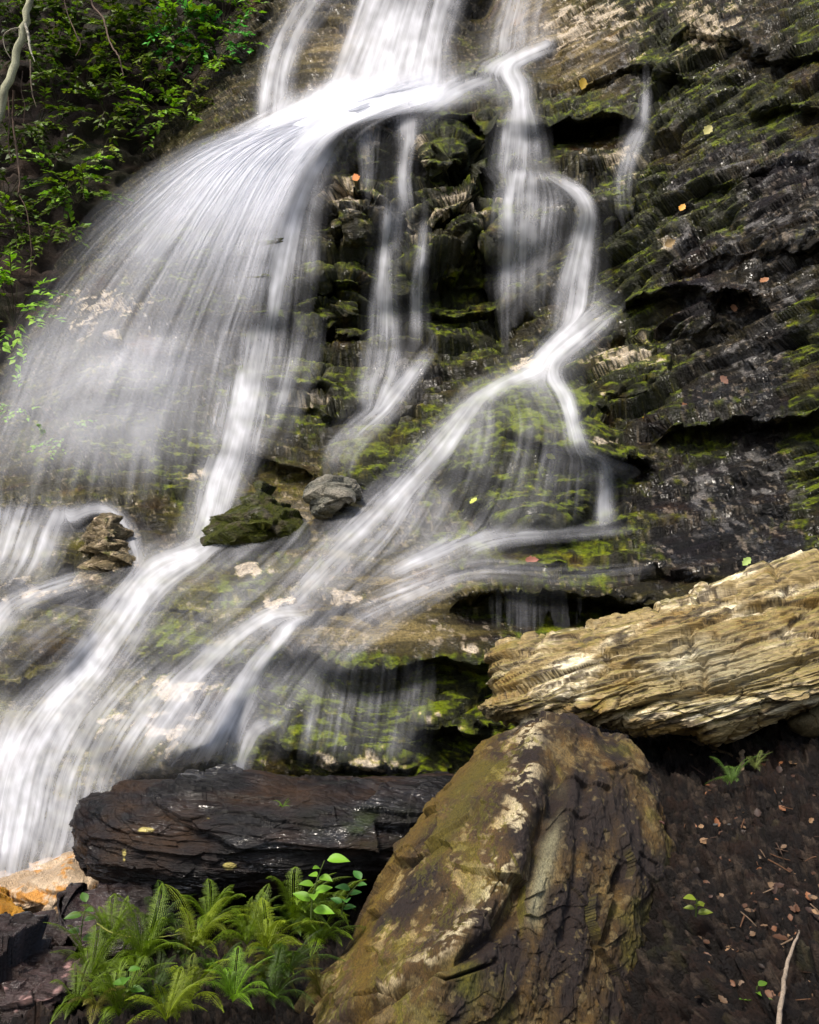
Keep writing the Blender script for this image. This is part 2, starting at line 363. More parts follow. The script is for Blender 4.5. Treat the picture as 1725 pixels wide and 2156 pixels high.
# moss
mz = [(1350,110,160,120,.8),(1230,230,120,90,.7),(930,300,70,70,.9),(1000,450,140,120,.7),(760,360,80,60,.6),(900,620,200,120,.8),(1060,170,70,60,.5),(1040,290,60,50,.7),
 (1340,380,70,140,.9),(1290,540,90,90,.9),(1120,950,170,150,.95),(1280,790,120,90,.9),(1150,1120,160,70,.8),(1340,640,60,40,1),(1000,1300,200,60,.8),
 (760,1480,200,110,1.1),(940,1450,110,90,1.0),(860,1600,150,50,.8),(540,1100,80,60,1.0),(620,820,150,80,.7),(800,960,100,70,.7),(600,620,120,80,.5),(450,560,160,120,.45),
 (300,900,220,120,.45),(1560,230,180,60,.9),(1440,300,60,40,.8),(1650,210,80,40,.7),(1500,420,60,60,.7),(1700,880,40,220,1.0),(1380,800,80,80,.5),(1480,930,70,50,.6),
 (1720,60,60,80,.7),(500,1220,60,40,.7),(360,1370,80,60,.5),(700,1530,120,80,.8),(1020,1560,80,70,.7),(1410,250,60,60,.6),(1250,940,90,30,.9),(640,640,90,60,.6),(420,1000,120,80,.5)]
mo = np.zeros(len(V), np.float32); slick2 = np.clip(wet_slick+blob(Xf, Yf, 820, 1325, 250, 42)*1.3, 0, 1)
for (mx_, my_, rx, ry, a) in mz: mo = np.maximum(mo, 1.25*a*blob(Xf, Yf, mx_, my_, rx*1.15, ry*1.15).astype(np.float32))
drip = pn(Xf/11.0, Yf/45.0, 2.2)*.6      # green runs down the wet stone
moss = sstep(.08, .5, mo*(1-.9*slick2)-.25*slick2*(1-.2*right) + .7*n_b + .4*drip + .25*n_a - .06*right)
mcol = mixc(np.tile(np.array([.040, .044, .003], np.float32), (len(V), 1)), (.150, .172, .010), sstep(.0, .45, n_c+.5*upf-.15))
mcol = mixc(mcol, (.075, .048, .008), sstep(.1, .5, n_a)*.6)
lay = sstep(.0, .25, fbm(x_*1.2, y_*1.2, (bed+.1*h1)*14, 4)+.1)
col = col*(.55+.45*lay)[:, None]
col = col*(1-moss[:, None]*.92)+mcol*moss[:, None]*.92
# pale quartz and bare patches
qz = [(1280,720,70,25),(1130,700,18,14),(1105,755,25,14),(740,870,25,12),(1300,750,80,30),(1270,825,40,20),(1270,930,60,8),(1110,770,40,20),(1280,330,60,40),(960,430,60,40),(870,310,30,40),
 (720,400,80,40),(230,1160,60,70),(350,1530,140,50),(530,1200,60,20),(580,1270,80,20),(720,1260,50,20),(1000,1370,60,12),(60,1240,80,30),(380,1450,100,30),(930,1520,60,14),(700,1600,140,20),
 (190,690,70,25),(420,1000,30,25),(230,640,110,30),(1410,510,40,20),(640,840,80,20),(1200,60,60,60),(780,300,30,30),(1300,40,80,50),(900,500,60,40), (1480,60,80,60)]
qm = np.zeros(len(V), np.float32)
for q in qz: qm = np.maximum(qm, blob(Xf, Yf, q[0], q[1], q[2]*1.2, q[3]*1.3).astype(np.float32))
quartz = sstep(.46, .60, qm*.52+.55*n_b+.60*n_c)*sstep(.02, .1, qm)
col = mixc(col, (.50, .42, .33), quartz*.9)
# scattered pale flecks everywhere: mica, and wet glints put into the colour
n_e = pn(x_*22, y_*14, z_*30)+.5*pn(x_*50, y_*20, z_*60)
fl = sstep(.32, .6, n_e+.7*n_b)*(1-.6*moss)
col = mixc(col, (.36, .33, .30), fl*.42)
og = sstep(.3, .55, fbm(x_*1.7+31, y_*1.7, z_*1.7, 3))
col = mixc(col, (.16, .075, .022), og*.35*(1-right*.5))
rough = .26+.3*moss+.2*quartz+.12*n_b
rough = np.where(right > .3, .22+.14*n_b+.3*moss, rough)
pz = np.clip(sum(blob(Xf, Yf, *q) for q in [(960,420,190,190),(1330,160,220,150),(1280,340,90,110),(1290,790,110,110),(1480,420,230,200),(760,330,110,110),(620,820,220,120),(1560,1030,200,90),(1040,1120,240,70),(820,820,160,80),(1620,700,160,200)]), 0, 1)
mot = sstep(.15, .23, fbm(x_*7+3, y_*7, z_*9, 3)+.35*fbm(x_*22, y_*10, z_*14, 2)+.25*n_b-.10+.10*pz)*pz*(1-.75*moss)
trick = pn(x_*14, y_*4, z_*9)+.6*pn(x_*34, y_*8, z_*20+3)
wet = sstep(.05, .4, trick+.9*n_b+.15)*(1-.55*moss)*(1-.5*quartz)
wet = np.clip(np.maximum(wet, .8*mot)*(.85+.3*right), 0, 1)
rough = .55+.12*n_b
col = rich(col, 2.3, .74, .75, .09)
col = mixc(col, (.30, .285, .275), mot*.55)  # pale rock mottle, with sky reflections of the wet stone painted into the colour
col = mixc(col, (.60, .55, .47), quartz*.8)
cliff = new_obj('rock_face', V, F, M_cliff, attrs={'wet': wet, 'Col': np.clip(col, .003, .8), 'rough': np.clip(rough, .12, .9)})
tag(cliff, 'wet dark layered cliff with green moss behind the falling water', 'cliff', kind='structure')

# front depth of the cliff per pixel, softened, for the water that runs over it
px, py, pd = px_of(V.astype(float))
G = pd.reshape(X.shape)
def minf(A, r):
    B = A.copy()
    for k in range(1, r+1):
        B[:, k:] = np.minimum(B[:, k:], A[:, :-k]); B[:, :-k] = np.minimum(B[:, :-k], A[:, k:])
    C = B.copy()
    for k in range(1, r+1):
        C[k:] = np.minimum(C[k:], B[:-k]); C[:-k] = np.minimum(C[:-k], B[k:])
    return C
GS = box(box(minf(G, 12), 9), 7)
def depth_at(x, y, A=GS):
    ix = np.clip((x-xs[0])/STEP, 0, len(xs)-1.001); iy = np.clip((y-ys[0])/STEP, 0, len(ys)-1.001)
    i = ix.astype(int); j = iy.astype(int); fx = ix-i; fy = iy-j
    return (A[j, i]*(1-fx)+A[j, i+1]*fx)*(1-fy)+(A[j+1, i]*(1-fx)+A[j+1, i+1]*fx)*fy

# ================================================================ LEFT BANK
bx = np.arange(-260, 760, 5.0); by = np.arange(-160, 1260, 5.0); BX, BY = np.meshgrid(bx, by)
BP = [(-260,-160,14.4),(100,-160,14.6),(560,-160,14.4),(800,-100,15.5),(-260,200,13.6),(100,150,13.8),(420,120,13.6),(560,200,14.2),(-200,500,12.4),(60,450,12.6),(240,380,12.7),(400,420,13.4),
      (-200,800,11.3),(0,650,11.3),(120,800,10.9),(300,800,11.5),(-200,1100,10),(100,1100,10.2),(500,1200,11.5),(700,700,14)]
bank_f = tps(BP)
BD = field_grid(bank_f, bx, by, 6)
BV = P(BX, BY, BD).reshape(-1, 3); BF = grid_faces(len(by), len(bx))
BN = normals(BV, BF)
if (BN@(-FWD)).mean() < 0: BF = BF[:, ::-1]; BN = -BN
a1 = fbm(BV[:, 0]*.8, BV[:, 1]*.8, BV[:, 2]*1.2, 5); a2 = fbm(BV[:, 0]*3, BV[:, 1]*3, BV[:, 2]*5, 4)
BV = BV+BN*(.7*a1+.22*a2)[:, None]
bc = mixc(np.tile(np.array([.020, .013, .009], np.float32), (len(BV), 1)), (.055, .034, .022), sstep(-.1, .5, a2))
bc = mixc(bc, (.018, .030, .008), sstep(.0, .4, a1)*.6)
bankobj = new_obj('bank', BV, BF, M_soil, attrs={'Col': bc, 'rough': np.full(len(BV), .8)})
tag(bankobj, 'dark earth bank under the green plants at the upper left', 'bank', kind='structure')

# ================================================================ FOREGROUND GROUND
GSX = 3.0
gx = np.arange(-320, 2080, GSX); gy = np.arange(1480, 2500, GSX); GX, GY = np.meshgrid(gx, gy)
GP = [(-320,1480,5.6),(400,1480,5.8),(1000,1480,5.6),(1400,1480,5.0),(1700,1440,4.45),(2080,1440,4.3),
      (-320,1800,5.0),(200,1800,4.9),(700,1800,4.7),(1200,1700,4.2),(1350,1580,4.25),(1500,1570,4.15),(1725,1530,4.0),(2080,1530,3.8),
      (-320,1950,3.9),(0,1960,3.9),(300,1960,3.9),(700,1960,3.7),(1300,1750,3.5),(1500,1750,3.3),(1725,1750,3.1),(2080,1750,2.9),
      (-320,2156,2.9),(200,2156,2.9),(600,2156,2.8),(1000,2156,2.7),(1420,1950,2.85),(1600,1950,2.6),(1900,1950,2.4),(1420,2156,2.5),(1600,2156,2.15),(1900,2156,2.0),
      (-320,2480,2.0),(500,2480,2.0),(1300,2480,1.9),(2080,2480,1.6)]
GD = field_grid(tps(GP), gx, gy, 6)
GV = P(GX, GY, GD).reshape(-1, 3); GF = grid_faces(len(gy), len(gx))
GN = normals(GV, GF)
if (GN@(-FWD)).mean() < 0: GF = GF[:, ::-1]; GN = -GN
s1 = fbm(GV[:, 0]*3, GV[:, 1]*3, GV[:, 2]*3, 5); s2 = fbm(GV[:, 0]*14, GV[:, 1]*14, GV[:, 2]*14, 4); s3 = fbm(GV[:, 0]*30, GV[:, 1]*30, GV[:, 2]*30, 3)
gf1 = facet(GV[:, 0]*16, GV[:, 1]*16, GV[:, 2]*16, 31); gf2 = facet(GV[:, 0]*42, GV[:, 1]*42, GV[:, 2]*42, 32)
GV = GV+GN*(.10*s1+.06*s2+.022*s3+.045*gf1[0]+.05*gf1[1]+.016*gf2[0]+.018*gf2[1])[:, None]
gc = mixc(np.tile(np.array([.004, .002, .0012], np.float32), (len(GV), 1)), (.017, .007, .003), sstep(-.1, .5, s2+.4*s3))
gc = mixc(gc, (.07, .05, .035), sstep(.3, .48, gf2[0])*.6)
gc = mixc(gc, (.04, .05, .012), sstep(.25, .5, s1+.3*s2)*.4)
ground = new_obj('ground', GV, GF, M_soil, attrs={'Col': gc, 'rough': np.clip(.65+.3*s3, .3, 1)})
tag(ground, 'dark damp forest soil with litter at the lower right', 'ground', kind='structure')
GG = px_of(GV)[2].reshape(GX.shape)
def ground_at(x, y):
    i = int(np.clip((x-gx[0])/GSX, 0, len(gx)-1)); j = int(np.clip((y-gy[0])/GSX, 0, len(gy)-1)); return GG[j, i]

# the slope and the ground go on beyond the frame
def beyond(name, f, x0, x1, y0, y1, inner, inside, lo, hi, mat, c1, c2, label):
    ax = np.arange(x0, x1, 10.0); ay = np.arange(y0, y1, 10.0); AX, AY = np.meshgrid(ax, ay)
    d = np.clip(field_grid(f, ax, ay, 5), lo, hi)
    ins = sstep(inner[0]-60, inner[0]+25, AX)*(1-sstep(inner[1]-25, inner[1]+60, AX))*sstep(inner[2]-60, inner[2]+25, AY)*(1-sstep(inner[3]-25, inner[3]+60, AY))
    d = d+inside*ins-.045*np.sqrt(np.maximum(d, 0))*2*(1-ins)
    v = P(AX, AY, d).reshape(-1, 3); f_ = grid_faces(len(ay), len(ax)); n = normals(v, f_)
    if (n@(-FWD)).mean() < 0: f_ = f_[:, ::-1]; n = -n
    a = fbm(v[:, 0]*1.2, v[:, 1]*1.2, v[:, 2]*2.2, 4); b = fbm(v[:, 0]*4, v[:, 1]*4, v[:, 2]*8, 3)
    sc = np.clip(d.ravel()/9, .12, 1); v = v+n*((.32*a+.12*b)*sc)[:, None]
    c = mixc(np.tile(np.array(c1, np.float32), (len(v), 1)), c2, sstep(-.1, .4, b+a*.5))
    tag(new_obj(name, v, f_, mat, attrs={'Col': c, 'rough': np.full(len(v), .6), 'wet': np.full(len(v), .5)}), label, kind='structure')
cf_ = tps(CP)
beyond('hillside', lambda x, y: np.minimum(cf_(x, y), bank_f(x, y)+np.where(x > 300, 50, 0)), -1500, 3100, -900, 2700, (-180, 1890, -150, 1950), 1.6, 3.2, 22, M_cliff, (.02, .018, .012), (.06, .062, .02), 'dark mossy hillside going on around the falls')
beyond('ground', tps(GP), -1500, 3100, 1560, 3600, (-320, 2075, 1490, 2490), .35, 1.15, 5.2, M_soil, (.006, .003, .002), (.024, .011, .005), 'dark soil going on around the rocks')

# ================================================================ ROCKS
def smooth_poly(pl, n):
    a = np.array(pl, float); m = len(a); out = []
    for i in range(m):
        p0, p1, p2, p3 = a[i-1], a[i], a[(i+1) % m], a[(i+2) % m]
        for t in np.linspace(0, 1, 8, endpoint=False):
            out.append(p1+.5*t*(p2-p0+t*(2*p0-5*p1+4*p2-p3+t*(3*(p1-p2)+p3-p0)))*1.0)
    return np.array(out)
def radial(pl, c, th):
    q = smooth_poly(pl, 8)-np.array(c); ang = np.arctan2(q[:, 1], q[:, 0]); r = np.hypot(q[:, 0], q[:, 1])
    o = np.argsort(ang); ang = ang[o]; r = r[o]
    return np.interp(th, ang, r, period=2*math.pi)
def rock(name, outline, c, plane, thick, k, shape, paint, mat, nt_=500, nr=160, back=.8, grade=(1.38, .78, .35, .09), label=None, cat='rock', group=None):
    """closed boulder: an outline, a face plane (D0, dD/dx, dD/dy per px), a real thickness, then displaced"""
    th = np.linspace(-math.pi, math.pi, nt_, endpoint=False); Rr = radial(outline, c, th)
    ph = np.concatenate([np.linspace(0.004, math.pi/2, nr), np.linspace(math.pi/2, math.pi-.02, nr//3)[1:]])
    r = np.sin(ph)**(2/k); z = np.sign(np.cos(ph))*np.abs(np.cos(ph))**(2/k)
    z = np.where(z < 0, z*back, z)
    rr, tt = np.meshgrid(r, th, indexing='ij'); Rm = Rr[None]*rr
    x = c[0]+Rm*np.cos(tt); y = c[1]+Rm*np.sin(tt)
    D_ = plane[0]+plane[1]*(x-c[0])+plane[2]*(y-c[1])
    if callable(thick): T = thick(x, y)
    else: T = thick
    D_ = D_-T*z[:, None]
    V = P(x, y, D_).reshape(-1, 3)
    n, m = x.shape; idx = np.arange(n*m).reshape(n, m); nx_ = np.roll(idx, -1, 1)
    Fq = np.stack([idx[:-1].ravel(), idx[1:].ravel(), nx_[1:].ravel(), nx_[:-1].ravel()], 1)
    V = np.vstack([V, V[:m].mean(0), V[(n-1)*m:n*m].mean(0)]); c0, c1 = n*m, n*m+1
    cap = np.concatenate([np.stack([np.full(m, c0), idx[0], nx_[0], nx_[0]], 1), np.stack([np.full(m, c1), nx_[-1], idx[-1], idx[-1]], 1)])
    Nn = normals(V, Fq)
    Nn[c0] = Nn[0]; Nn[c1] = Nn[(n-1)*m]
    if ((V-V.mean(0))*Nn).sum(1).mean() < 0: Nn = -Nn; Fq = Fq[:, ::-1]; cap = cap[:, [0, 2, 1, 1]]
    d = shape(V); fade = np.r_[np.ones(n*m), 1, 1]
    V = V+Nn*(d*fade)[:, None]
    N3 = normals(V, Fq)
    X_, Y_, _ = px_of(V)
    cl, ro = paint(V, N3, X_, Y_, d)
    # quads and capping triangles as triangles only for caps
    tri = cap[:, :3]
    F3 = np.concatenate([Fq[:, [0, 1, 2]], Fq[:, [0, 2, 3]], tri])
    cl = rich(np.asarray(cl, float), *grade)
    wv = sstep(.05, .4, fbm(V[:, 0]*4, V[:, 1]*4, V[:, 2]*12, 4))*.9
    o = new_obj(name, V, F3, mat, attrs={'wet': wv, 'Col': np.clip(cl, .003, .85), 'rough': np.clip(ro, .12, .95)})
    tag(o, label, cat, group)
    return o

# pale schist slab, right
def sh_slab(V):
    x, y, z = V[:, 0], V[:, 1], V[:, 2]; b = z-.27*x+.1*y; a = x+.27*z
    w_ = fbm(x*2, y*2, z*2, 3)
    h = fbm(a*1.6, y*2, b*11+w_*2.2, 4); h_ = fbm(a*4, y*4, b*26+w_*4, 4)
    big = fbm(a*.9+3, y, b*4+w_, 3)
    bw = b+.02*w_+.02*fbm(a*3, y*3, z*3, 2)
    f1 = facet(a*1.9, y*1.2, bw*8.5, 5); f2 = facet(a*4.2, y*3, bw*24, 6); f3 = facet(a*9, y*6, bw*60, 7)
    return (.03*terrace(big, 6, .14)+.022*terrace(h, 6, .14)+.014*terrace(h_, 5, .2)+.004*fbm(x*30, y*30, z*60, 2)
            +.016*f1[0]+.040*f1[1]+.014*f2[0]+.034*f2[1]+.008*f3[0]+.018*f3[1]-.026*np.exp(-(f1[2]/.04)**2)-.012*np.exp(-(f2[2]/.05)**2))
def pa_slab(V, N, X, Y, d):
    x, y, z = V[:, 0], V[:, 1], V[:, 2]; b = z-.27*x+.1*y; a = x+.27*z
    n1 = fbm(a*2.4, y*2, b*14, 4); n2 = fbm(x*4, y*4, z*6, 4); n3 = fbm(a*8, y*8, b*50, 3)
    c = mixc(np.tile(np.array([.27, .21, .11], np.float32), (len(V), 1)), (.52, .47, .36), sstep(-.1, .35, n1))
    c = mixc(c, (.22, .14, .045), sstep(.0, .35, n2)*.75)
    c = mixc(c, (.060, .038, .018), sstep(.02, .25, n3+.3*n1)*.8)
    c = mixc(c, (.17, .15, .04), sstep(.45, .8, N[:, 2]+.3*n2)*.55)
    c = mixc(c, (.30, .31, .27), blob(X, Y, 1500, 1400, 120, 60)*.4)
    return c, .62+.2*n2
slab_out = [(1004,1487),(1038,1455),(1030,1410),(1040,1372),(1100,1348),(1180,1335),(1230,1325),(1330,1290),(1410,1265),(1450,1258),(1480,1235),(1560,1212),(1610,1190),(1690,1172),(1780,1155),(1880,1170),(1890,1350),(1800,1450),(1720,1485),(1670,1500),(1600,1535),(1510,1568),(1440,1550),(1350,1552),(1260,1535),(1180,1520),(1110,1525),(1050,1512)]
rock('schist_slab', slab_out, (1430,1390), (4.25,-.0006,-.0018), .40, 2.6, sh_slab, pa_slab, M_slab, 900, 330, grade=(1.2, 1.0, .6, .2), label='pale cream layered rock slab leaning above the brown boulder', cat='rock')

# dark slab, lower left
def sh_dark(V):
    x, y, z = V[:, 0], V[:, 1], V[:, 2]; b = z+.1*x; w_ = fbm(x*1.5, y*1.5, z*1.5, 3)
    h = fbm(x*1.5, y*2, b*9+w_*2, 4); h_ = fbm(x*5, y*5, b*22, 4)
    f1 = facet(x*1.6+.2*w_, y*1.2, b*6+.4*w_, 8); f2 = facet(x*4+.3*w_, y*3, b*15+.5*w_, 9); f3 = facet(x*10, y*6, b*34, 10)
    return .028*terrace(h, 5, .16)+.008*terrace(h_, 4, .25)+.004*fbm(x*30, y*30, z*40, 2)+.035*f1[0]+.07*f1[1]+.010*f2[0]+.026*f2[1]+.003*f3[0]+.008*f3[1]
def pa_dark(V, N, X, Y, d):
    x, y, z = V[:, 0], V[:, 1], V[:, 2]; n1 = fbm(x*3, y*3, z*9, 4); n2 = fbm(x*9, y*9, z*14, 4)
    c = mixc(np.tile(np.array([.007, .0045, .003], np.float32), (len(V), 1)), (.045, .024, .009), sstep(-.1, .5, n1))
    c = mixc(c, (.055, .030, .008), np.clip(blob(X, Y, 250, 1720, 80, 60)+blob(X, Y, 240, 1790, 70, 50), 0, 1)*sstep(-.3, .4, n2)*.7)
    c = mixc(c, (.035, .050, .008), blob(X, Y, 780, 1740, 110, 35)*sstep(-.2, .3, n2)*.9)
    li = np.zeros(len(V))
    for (a, b_, rx, ry) in [(305,1747,26,9),(262,1800,9,20),(435,1805,22,10),(478,1822,18,8),(435,1722,16,7),(480,1725,26,5)]: li = np.maximum(li, blob(X, Y, a, b_, rx, ry))
    c = mixc(c, (.34, .30, .15), sstep(.50, .62, li*.72+.75*n2+.3*n1))
    return c, .42+.35*n1+.2*n2
dark_out = [(155,1760),(168,1700),(215,1678),(262,1640),(300,1636),(380,1635),(430,1640),(480,1632),(560,1637),(640,1650),(740,1638),(850,1640),(960,1640),(1040,1690),(1030,1780),(900,1830),(800,1858),(700,1880),(560,1885),(400,1897),(310,1885),(250,1862),(185,1835),(158,1795)]
rock('dark_slab', dark_out, (520,1760), (3.95,.0001,-.0008), .42, 2.9, sh_dark, pa_dark, M_dark, 800, 260, label='dark wet flat slab with pale lichen spots under the falls', cat='rock')

# big foreground boulder
def th_b(x, y):
    t = (y-1530)/620.0
    rx = 1150-150*t-120*np.clip(t, 0, 1)**2
    s = (x-rx)/300.0
    return .52*(1-.42*np.clip(s, 0, 2)-.30*np.clip(-s, 0, 2))
def sh_b(V):
    x, y, z = V[:, 0], V[:, 1], V[:, 2]; a = x*.86-z*.5; b = x*.5+z*.86     # grain runs down-left
    w_ = fbm(x*2, y*2, z*2, 3); h = fbm(a*6+w_*1.5, y*3, b*1.4, 4); h2 = fbm(a*18, y*9, b*5, 4)
    X, Y, _ = px_of(V)
    # the broken pale ridge and the cleft beside it
    pts = np.array([(1520,1135),(1600,1125),(1700,1120),(1760,1095),(1830,1075),(1900,1050),(1960,1010),(2010,940),(2060,860),(2156,700)], float)
    rx = np.interp(Y, pts[:, 0], pts[:, 1])+10*fbm(x*12, y*12, z*12, 2)
    e = (X-rx)/26.0
    rid = np.exp(-(e/1.3)**2)*.018-np.exp(-((e-1.7)/.9)**2)*.045*sstep(1560, 1700, Y)
    cr = np.zeros(len(V))
    for pl, amp_, wd in (([(1830,1320),(1870,1310),(1900,1295),(1950,1275),(1990,1262)], .07, 9), ([(2030,1040),(2060,960),(2090,850),(2120,740),(2156,660)], .05, 8), ([(1700,1390),(1790,1430),(1840,1440)], .04, 8),([(1640,1230),(1800,1215),(2000,1190)], .02, 12)):
        q = np.array(pl, float); cxx = np.interp(Y, q[:, 0], q[:, 1])+6*w_*4
        m = sstep(q[0, 0]-15, q[0, 0]+15, Y)*(1-sstep(q[-1, 0]-15, q[-1, 0]+15, Y)); cr -= amp_*np.exp(-((X-cxx)/wd)**2)*m
    f1 = facet(a*5+w_, y*3, b*2.2, 21); f2 = facet(a*14+w_, y*8, b*5, 22); f3 = facet(x*32, y*32, z*32, 23)
    return .05*f1[1]+.012*f1[0]+.012*f2[1]+.004*f2[0]+.004*f3[0]+.003*f3[1]+.022*h+.012*terrace(h, 4, .2)+.012*h2+.010*ridge(a*9, y*5, b*1.6, 3)+.004*fbm(x*50, y*50, z*50, 2)+rid+cr
def pa_b(V, N, X, Y, d):
    x, y, z = V[:, 0], V[:, 1], V[:, 2]; a = x*.86-z*.5; b = x*.5+z*.86
    n1 = fbm(a*10, y*5, b*2.5, 4); n2 = fbm(x*9, y*9, z*9, 4); n3 = fbm(x*36, y*36, z*36, 3); n4 = fbm(x*3+9, y*3, z*3, 3)
    c = mixc(np.tile(np.array([.028, .015, .006], np.float32), (len(V), 1)), (.115, .074, .030), sstep(-.2, .4, n1))
    left = 1-sstep(-60, 60, X-np.interp(Y, [1520, 1700, 1900, 2010, 2156], [1135, 1110, 1040, 930, 700]))
    c = mixc(c, (.16, .105, .062), left*sstep(-.2, .5, n4+.4*n1)*.7)
    c = mixc(c, (.36, .29, .17), np.maximum(sstep(.12, .30, n1*.7+n2*.5+.5*n3)*(.30+.55*left), sstep(.22, .34, n3+.35*n1)*.5))
    c = c*(1-.35*sstep(.0, .3, n3+.4*n1))[:, None]
    lic = np.interp(Y, [1520, 1700, 1760, 1900, 2010, 2156], [1130, 1112, 1088, 1040, 930, 700])-14
    c = mixc(c, (.46, .41, .30), np.exp(-((X-lic)/30)**2)*sstep(-.02, .16, n2+.7*n3+.3*n1)*(1-.6*sstep(1950, 2100, Y))*.9)
    c = mixc(c, (.24, .235, .17), np.exp(-((X-np.interp(Y, [1650, 1750, 1850, 1950], [1185, 1165, 1140, 1120]))/20)**2)*sstep(1640, 1690, Y)*(1-sstep(1900, 1980, Y))*sstep(-.4, .2, n1)*.85)
    c = mixc(c, (.11, .105, .012), sstep(.1, .45, n4+.5*n2+.35*(N[:, 0] < -.55))*.55)
    c = mixc(c, (.13, .085, .012), np.exp(-((X-np.interp(Y, [1530, 1700, 1850, 1950], [1040, 905, 810, 765]))/22)**2)*.8)
    c = mixc(c, (.15, .075, .02), sstep(.25, .6, fbm(a*7+30, y*5, b*1.2, 3))*(1-left)*.6)
    c = mixc(c, (.10, .12, .02), blob(X, Y, 930, 2110, 60, 50)*sstep(-.3, .3, n2)*.8)
    return c, .72+.2*n2
b_out = [(600,2250),(640,2140),(660,2095),(705,2035),(750,1950),(780,1890),(830,1800),(880,1732),(950,1652),(1010,1588),(1050,1555),(1110,1526),(1180,1513),(1240,1528),(1290,1555),(1340,1592),(1375,1650),(1402,1705),(1416,1765),(1410,1840),(1405,1920),(1396,2020),(1390,2150),(1380,2330),(1000,2400),(700,2350)]
rock('boulder', b_out, (1080,1960), (3.05,-.0001,-.0012), th_b, 2.3, sh_b, pa_b, M_bould, 1000, 380, label='big brown pointed boulder with a pale cracked ridge in front', cat='boulder')

# smaller rocks
def sh_gen(a1=.03, a2=.015, s=1.0):
    def f(V):
        x, y, z = V[:, 0]*s, V[:, 1]*s, V[:, 2]*s
        h = fbm(x*4, y*4, z*7, 4)
        f1 = facet(x*3.2, y*3.2, z*5, 41); f2 = facet(x*9, y*9, z*14, 42)
        return a1*(2.2*f1[0]+3.0*f1[1]+.7*f2[0]+1.2*f2[1])+a1*terrace(h, 5, .2)+a2*fbm(x*14, y*14, z*22, 4)
    return f
def pa_gen(c1, c2, ro=.35, acc=None, accw=.3, moss=0):
    def f(V, N, X, Y, d):
        x, y, z = V[:, 0], V[:, 1], V[:, 2]; n1 = fbm(x*5, y*5, z*9, 4); n2 = fbm(x*15, y*15, z*20, 3)
        c = mixc(np.tile(np.array(c1, np.float32), (len(V), 1)), c2, sstep(-.2, .4, n1))
        if acc: c = mixc(c, acc, sstep(.55-accw, .7-accw, n1*.5+n2*.6+.25))
        if moss: c = mixc(c, (.065, .078, .012), sstep(-.1, .35, n1+.5*n2-.3+moss)*.9)
        return c, ro+.15*n1
    return f
rock('tan_boulder', [(-60,1890),(20,1858),(110,1815),(155,1795),(210,1820),(270,1860),(262,1925),(200,1945),(120,1950),(40,1955),(-60,1960)], (110,1890), (4.3,0,-.001), .35, 2.2, sh_gen(.02,.008), pa_gen((.34,.27,.20),(.50,.42,.33),.4,(.42,.24,.11),.25), M_bould, 300, 90, label='smooth pale tan rock at the foot of the falls beside the dark slab')
rock('orange_boulder', [(-90,1880),(-30,1862),(15,1880),(50,1915),(68,1945),(30,1965),(-40,1970),(-90,1960)], (-15,1918), (4.0,0,-.001), .22, 2.2, sh_gen(.015,.006), pa_gen((.32,.17,.05),(.44,.26,.10),.4), M_bould, 240, 70, label='small rusty orange rock in front of the tan rock')
rock('wet_stone', [(118,1935),(150,1912),(200,1895),(245,1888),(252,1900),(225,1925),(200,1945),(140,1952)], (190,1920), (3.95,0,-.0005), .10, 2.4, sh_gen(.01,.005), pa_gen((.05,.045,.045),(.09,.08,.08),.25), M_dark, 200, 60, label='small flat grey stone lying on the tan rock')
rock('wet_rock', [(-90,1950),(0,1945),(70,1938),(150,1942),(230,1932),(275,1905),(305,1888),(370,1900),(430,1930),(400,1975),(300,1990),(180,2000),(60,2000),(-90,2000)], (150,1965), (3.72,0,-.0008), .2, 2.6, sh_gen(.035,.015,1), pa_gen((.026,.019,.017),(.070,.052,.050),.22,(.10,.075,.07),.12), M_dark, 420, 110, label='long dark wet rock between the tan rock and the ferns')
rock('wet_rock', [(-100,2000),(20,1985),(90,1995),(150,2020),(190,2060),(170,2120),(110,2190),(20,2250),(-100,2260)], (30,2110), (3.25,0,-.001), .32, 2.6, sh_gen(.045,.016,1), pa_gen((.026,.019,.017),(.070,.052,.050),.22,(.26,.18,.17),.05), M_dark, 420, 130, label='dark purplish wet rock left of the ferns')
rock('soil_rock', [(1660,1520),(1690,1490),(1725,1478),(1800,1470),(1820,1520),(1760,1545),(1690,1540)], (1730,1510), (3.95,0,-.0005), .12, 2.2, sh_gen(.01,.006), pa_gen((.10,.085,.05),(.16,.13,.08),.6), M_bould, 200, 60, label='small olive grey rock on the soil below the pale slab')
rock('mossy_boulder', [(452,1158),(470,1120),(500,1078),(540,1032),(562,1040),(600,1070),(632,1095),(625,1130),(590,1160),(550,1172),(500,1165)], (540,1110), (7.15,0,-.001), .5, 2.3, sh_gen(.06,.03,.6), pa_gen((.09,.08,.055),(.20,.17,.12),.4,(.25,.21,.16),.1,.55), M_cliff, 340, 110, label='mossy angular boulder in midstream splitting the cascade')
rock('pale_boulder', [(160,1245),(172,1190),(195,1120),(215,1088),(240,1098),(272,1140),(292,1180),(270,1220),(235,1250),(195,1258)], (225,1180), (7.05,0,-.001), .5, 2.3, sh_gen(.07,.04,.6), pa_gen((.18,.15,.10),(.36,.30,.22),.4,(.60,.50,.40),.26,.2), M_cliff, 340, 110, label='upright pale-flecked boulder between two streams at the left')
rock('grey_stone', [(658,1078),(662,1035),(690,1014),(735,1022),(748,1040),(728,1072),(690,1085)], (702,1050), (7.0,0,-.001), .25, 2.6, sh_gen(.03,.02,.6), pa_gen((.18,.18,.155),(.30,.28,.24),.4), M_cliff, 220, 70, label='squarish grey stone right of the mossy midstream boulder')

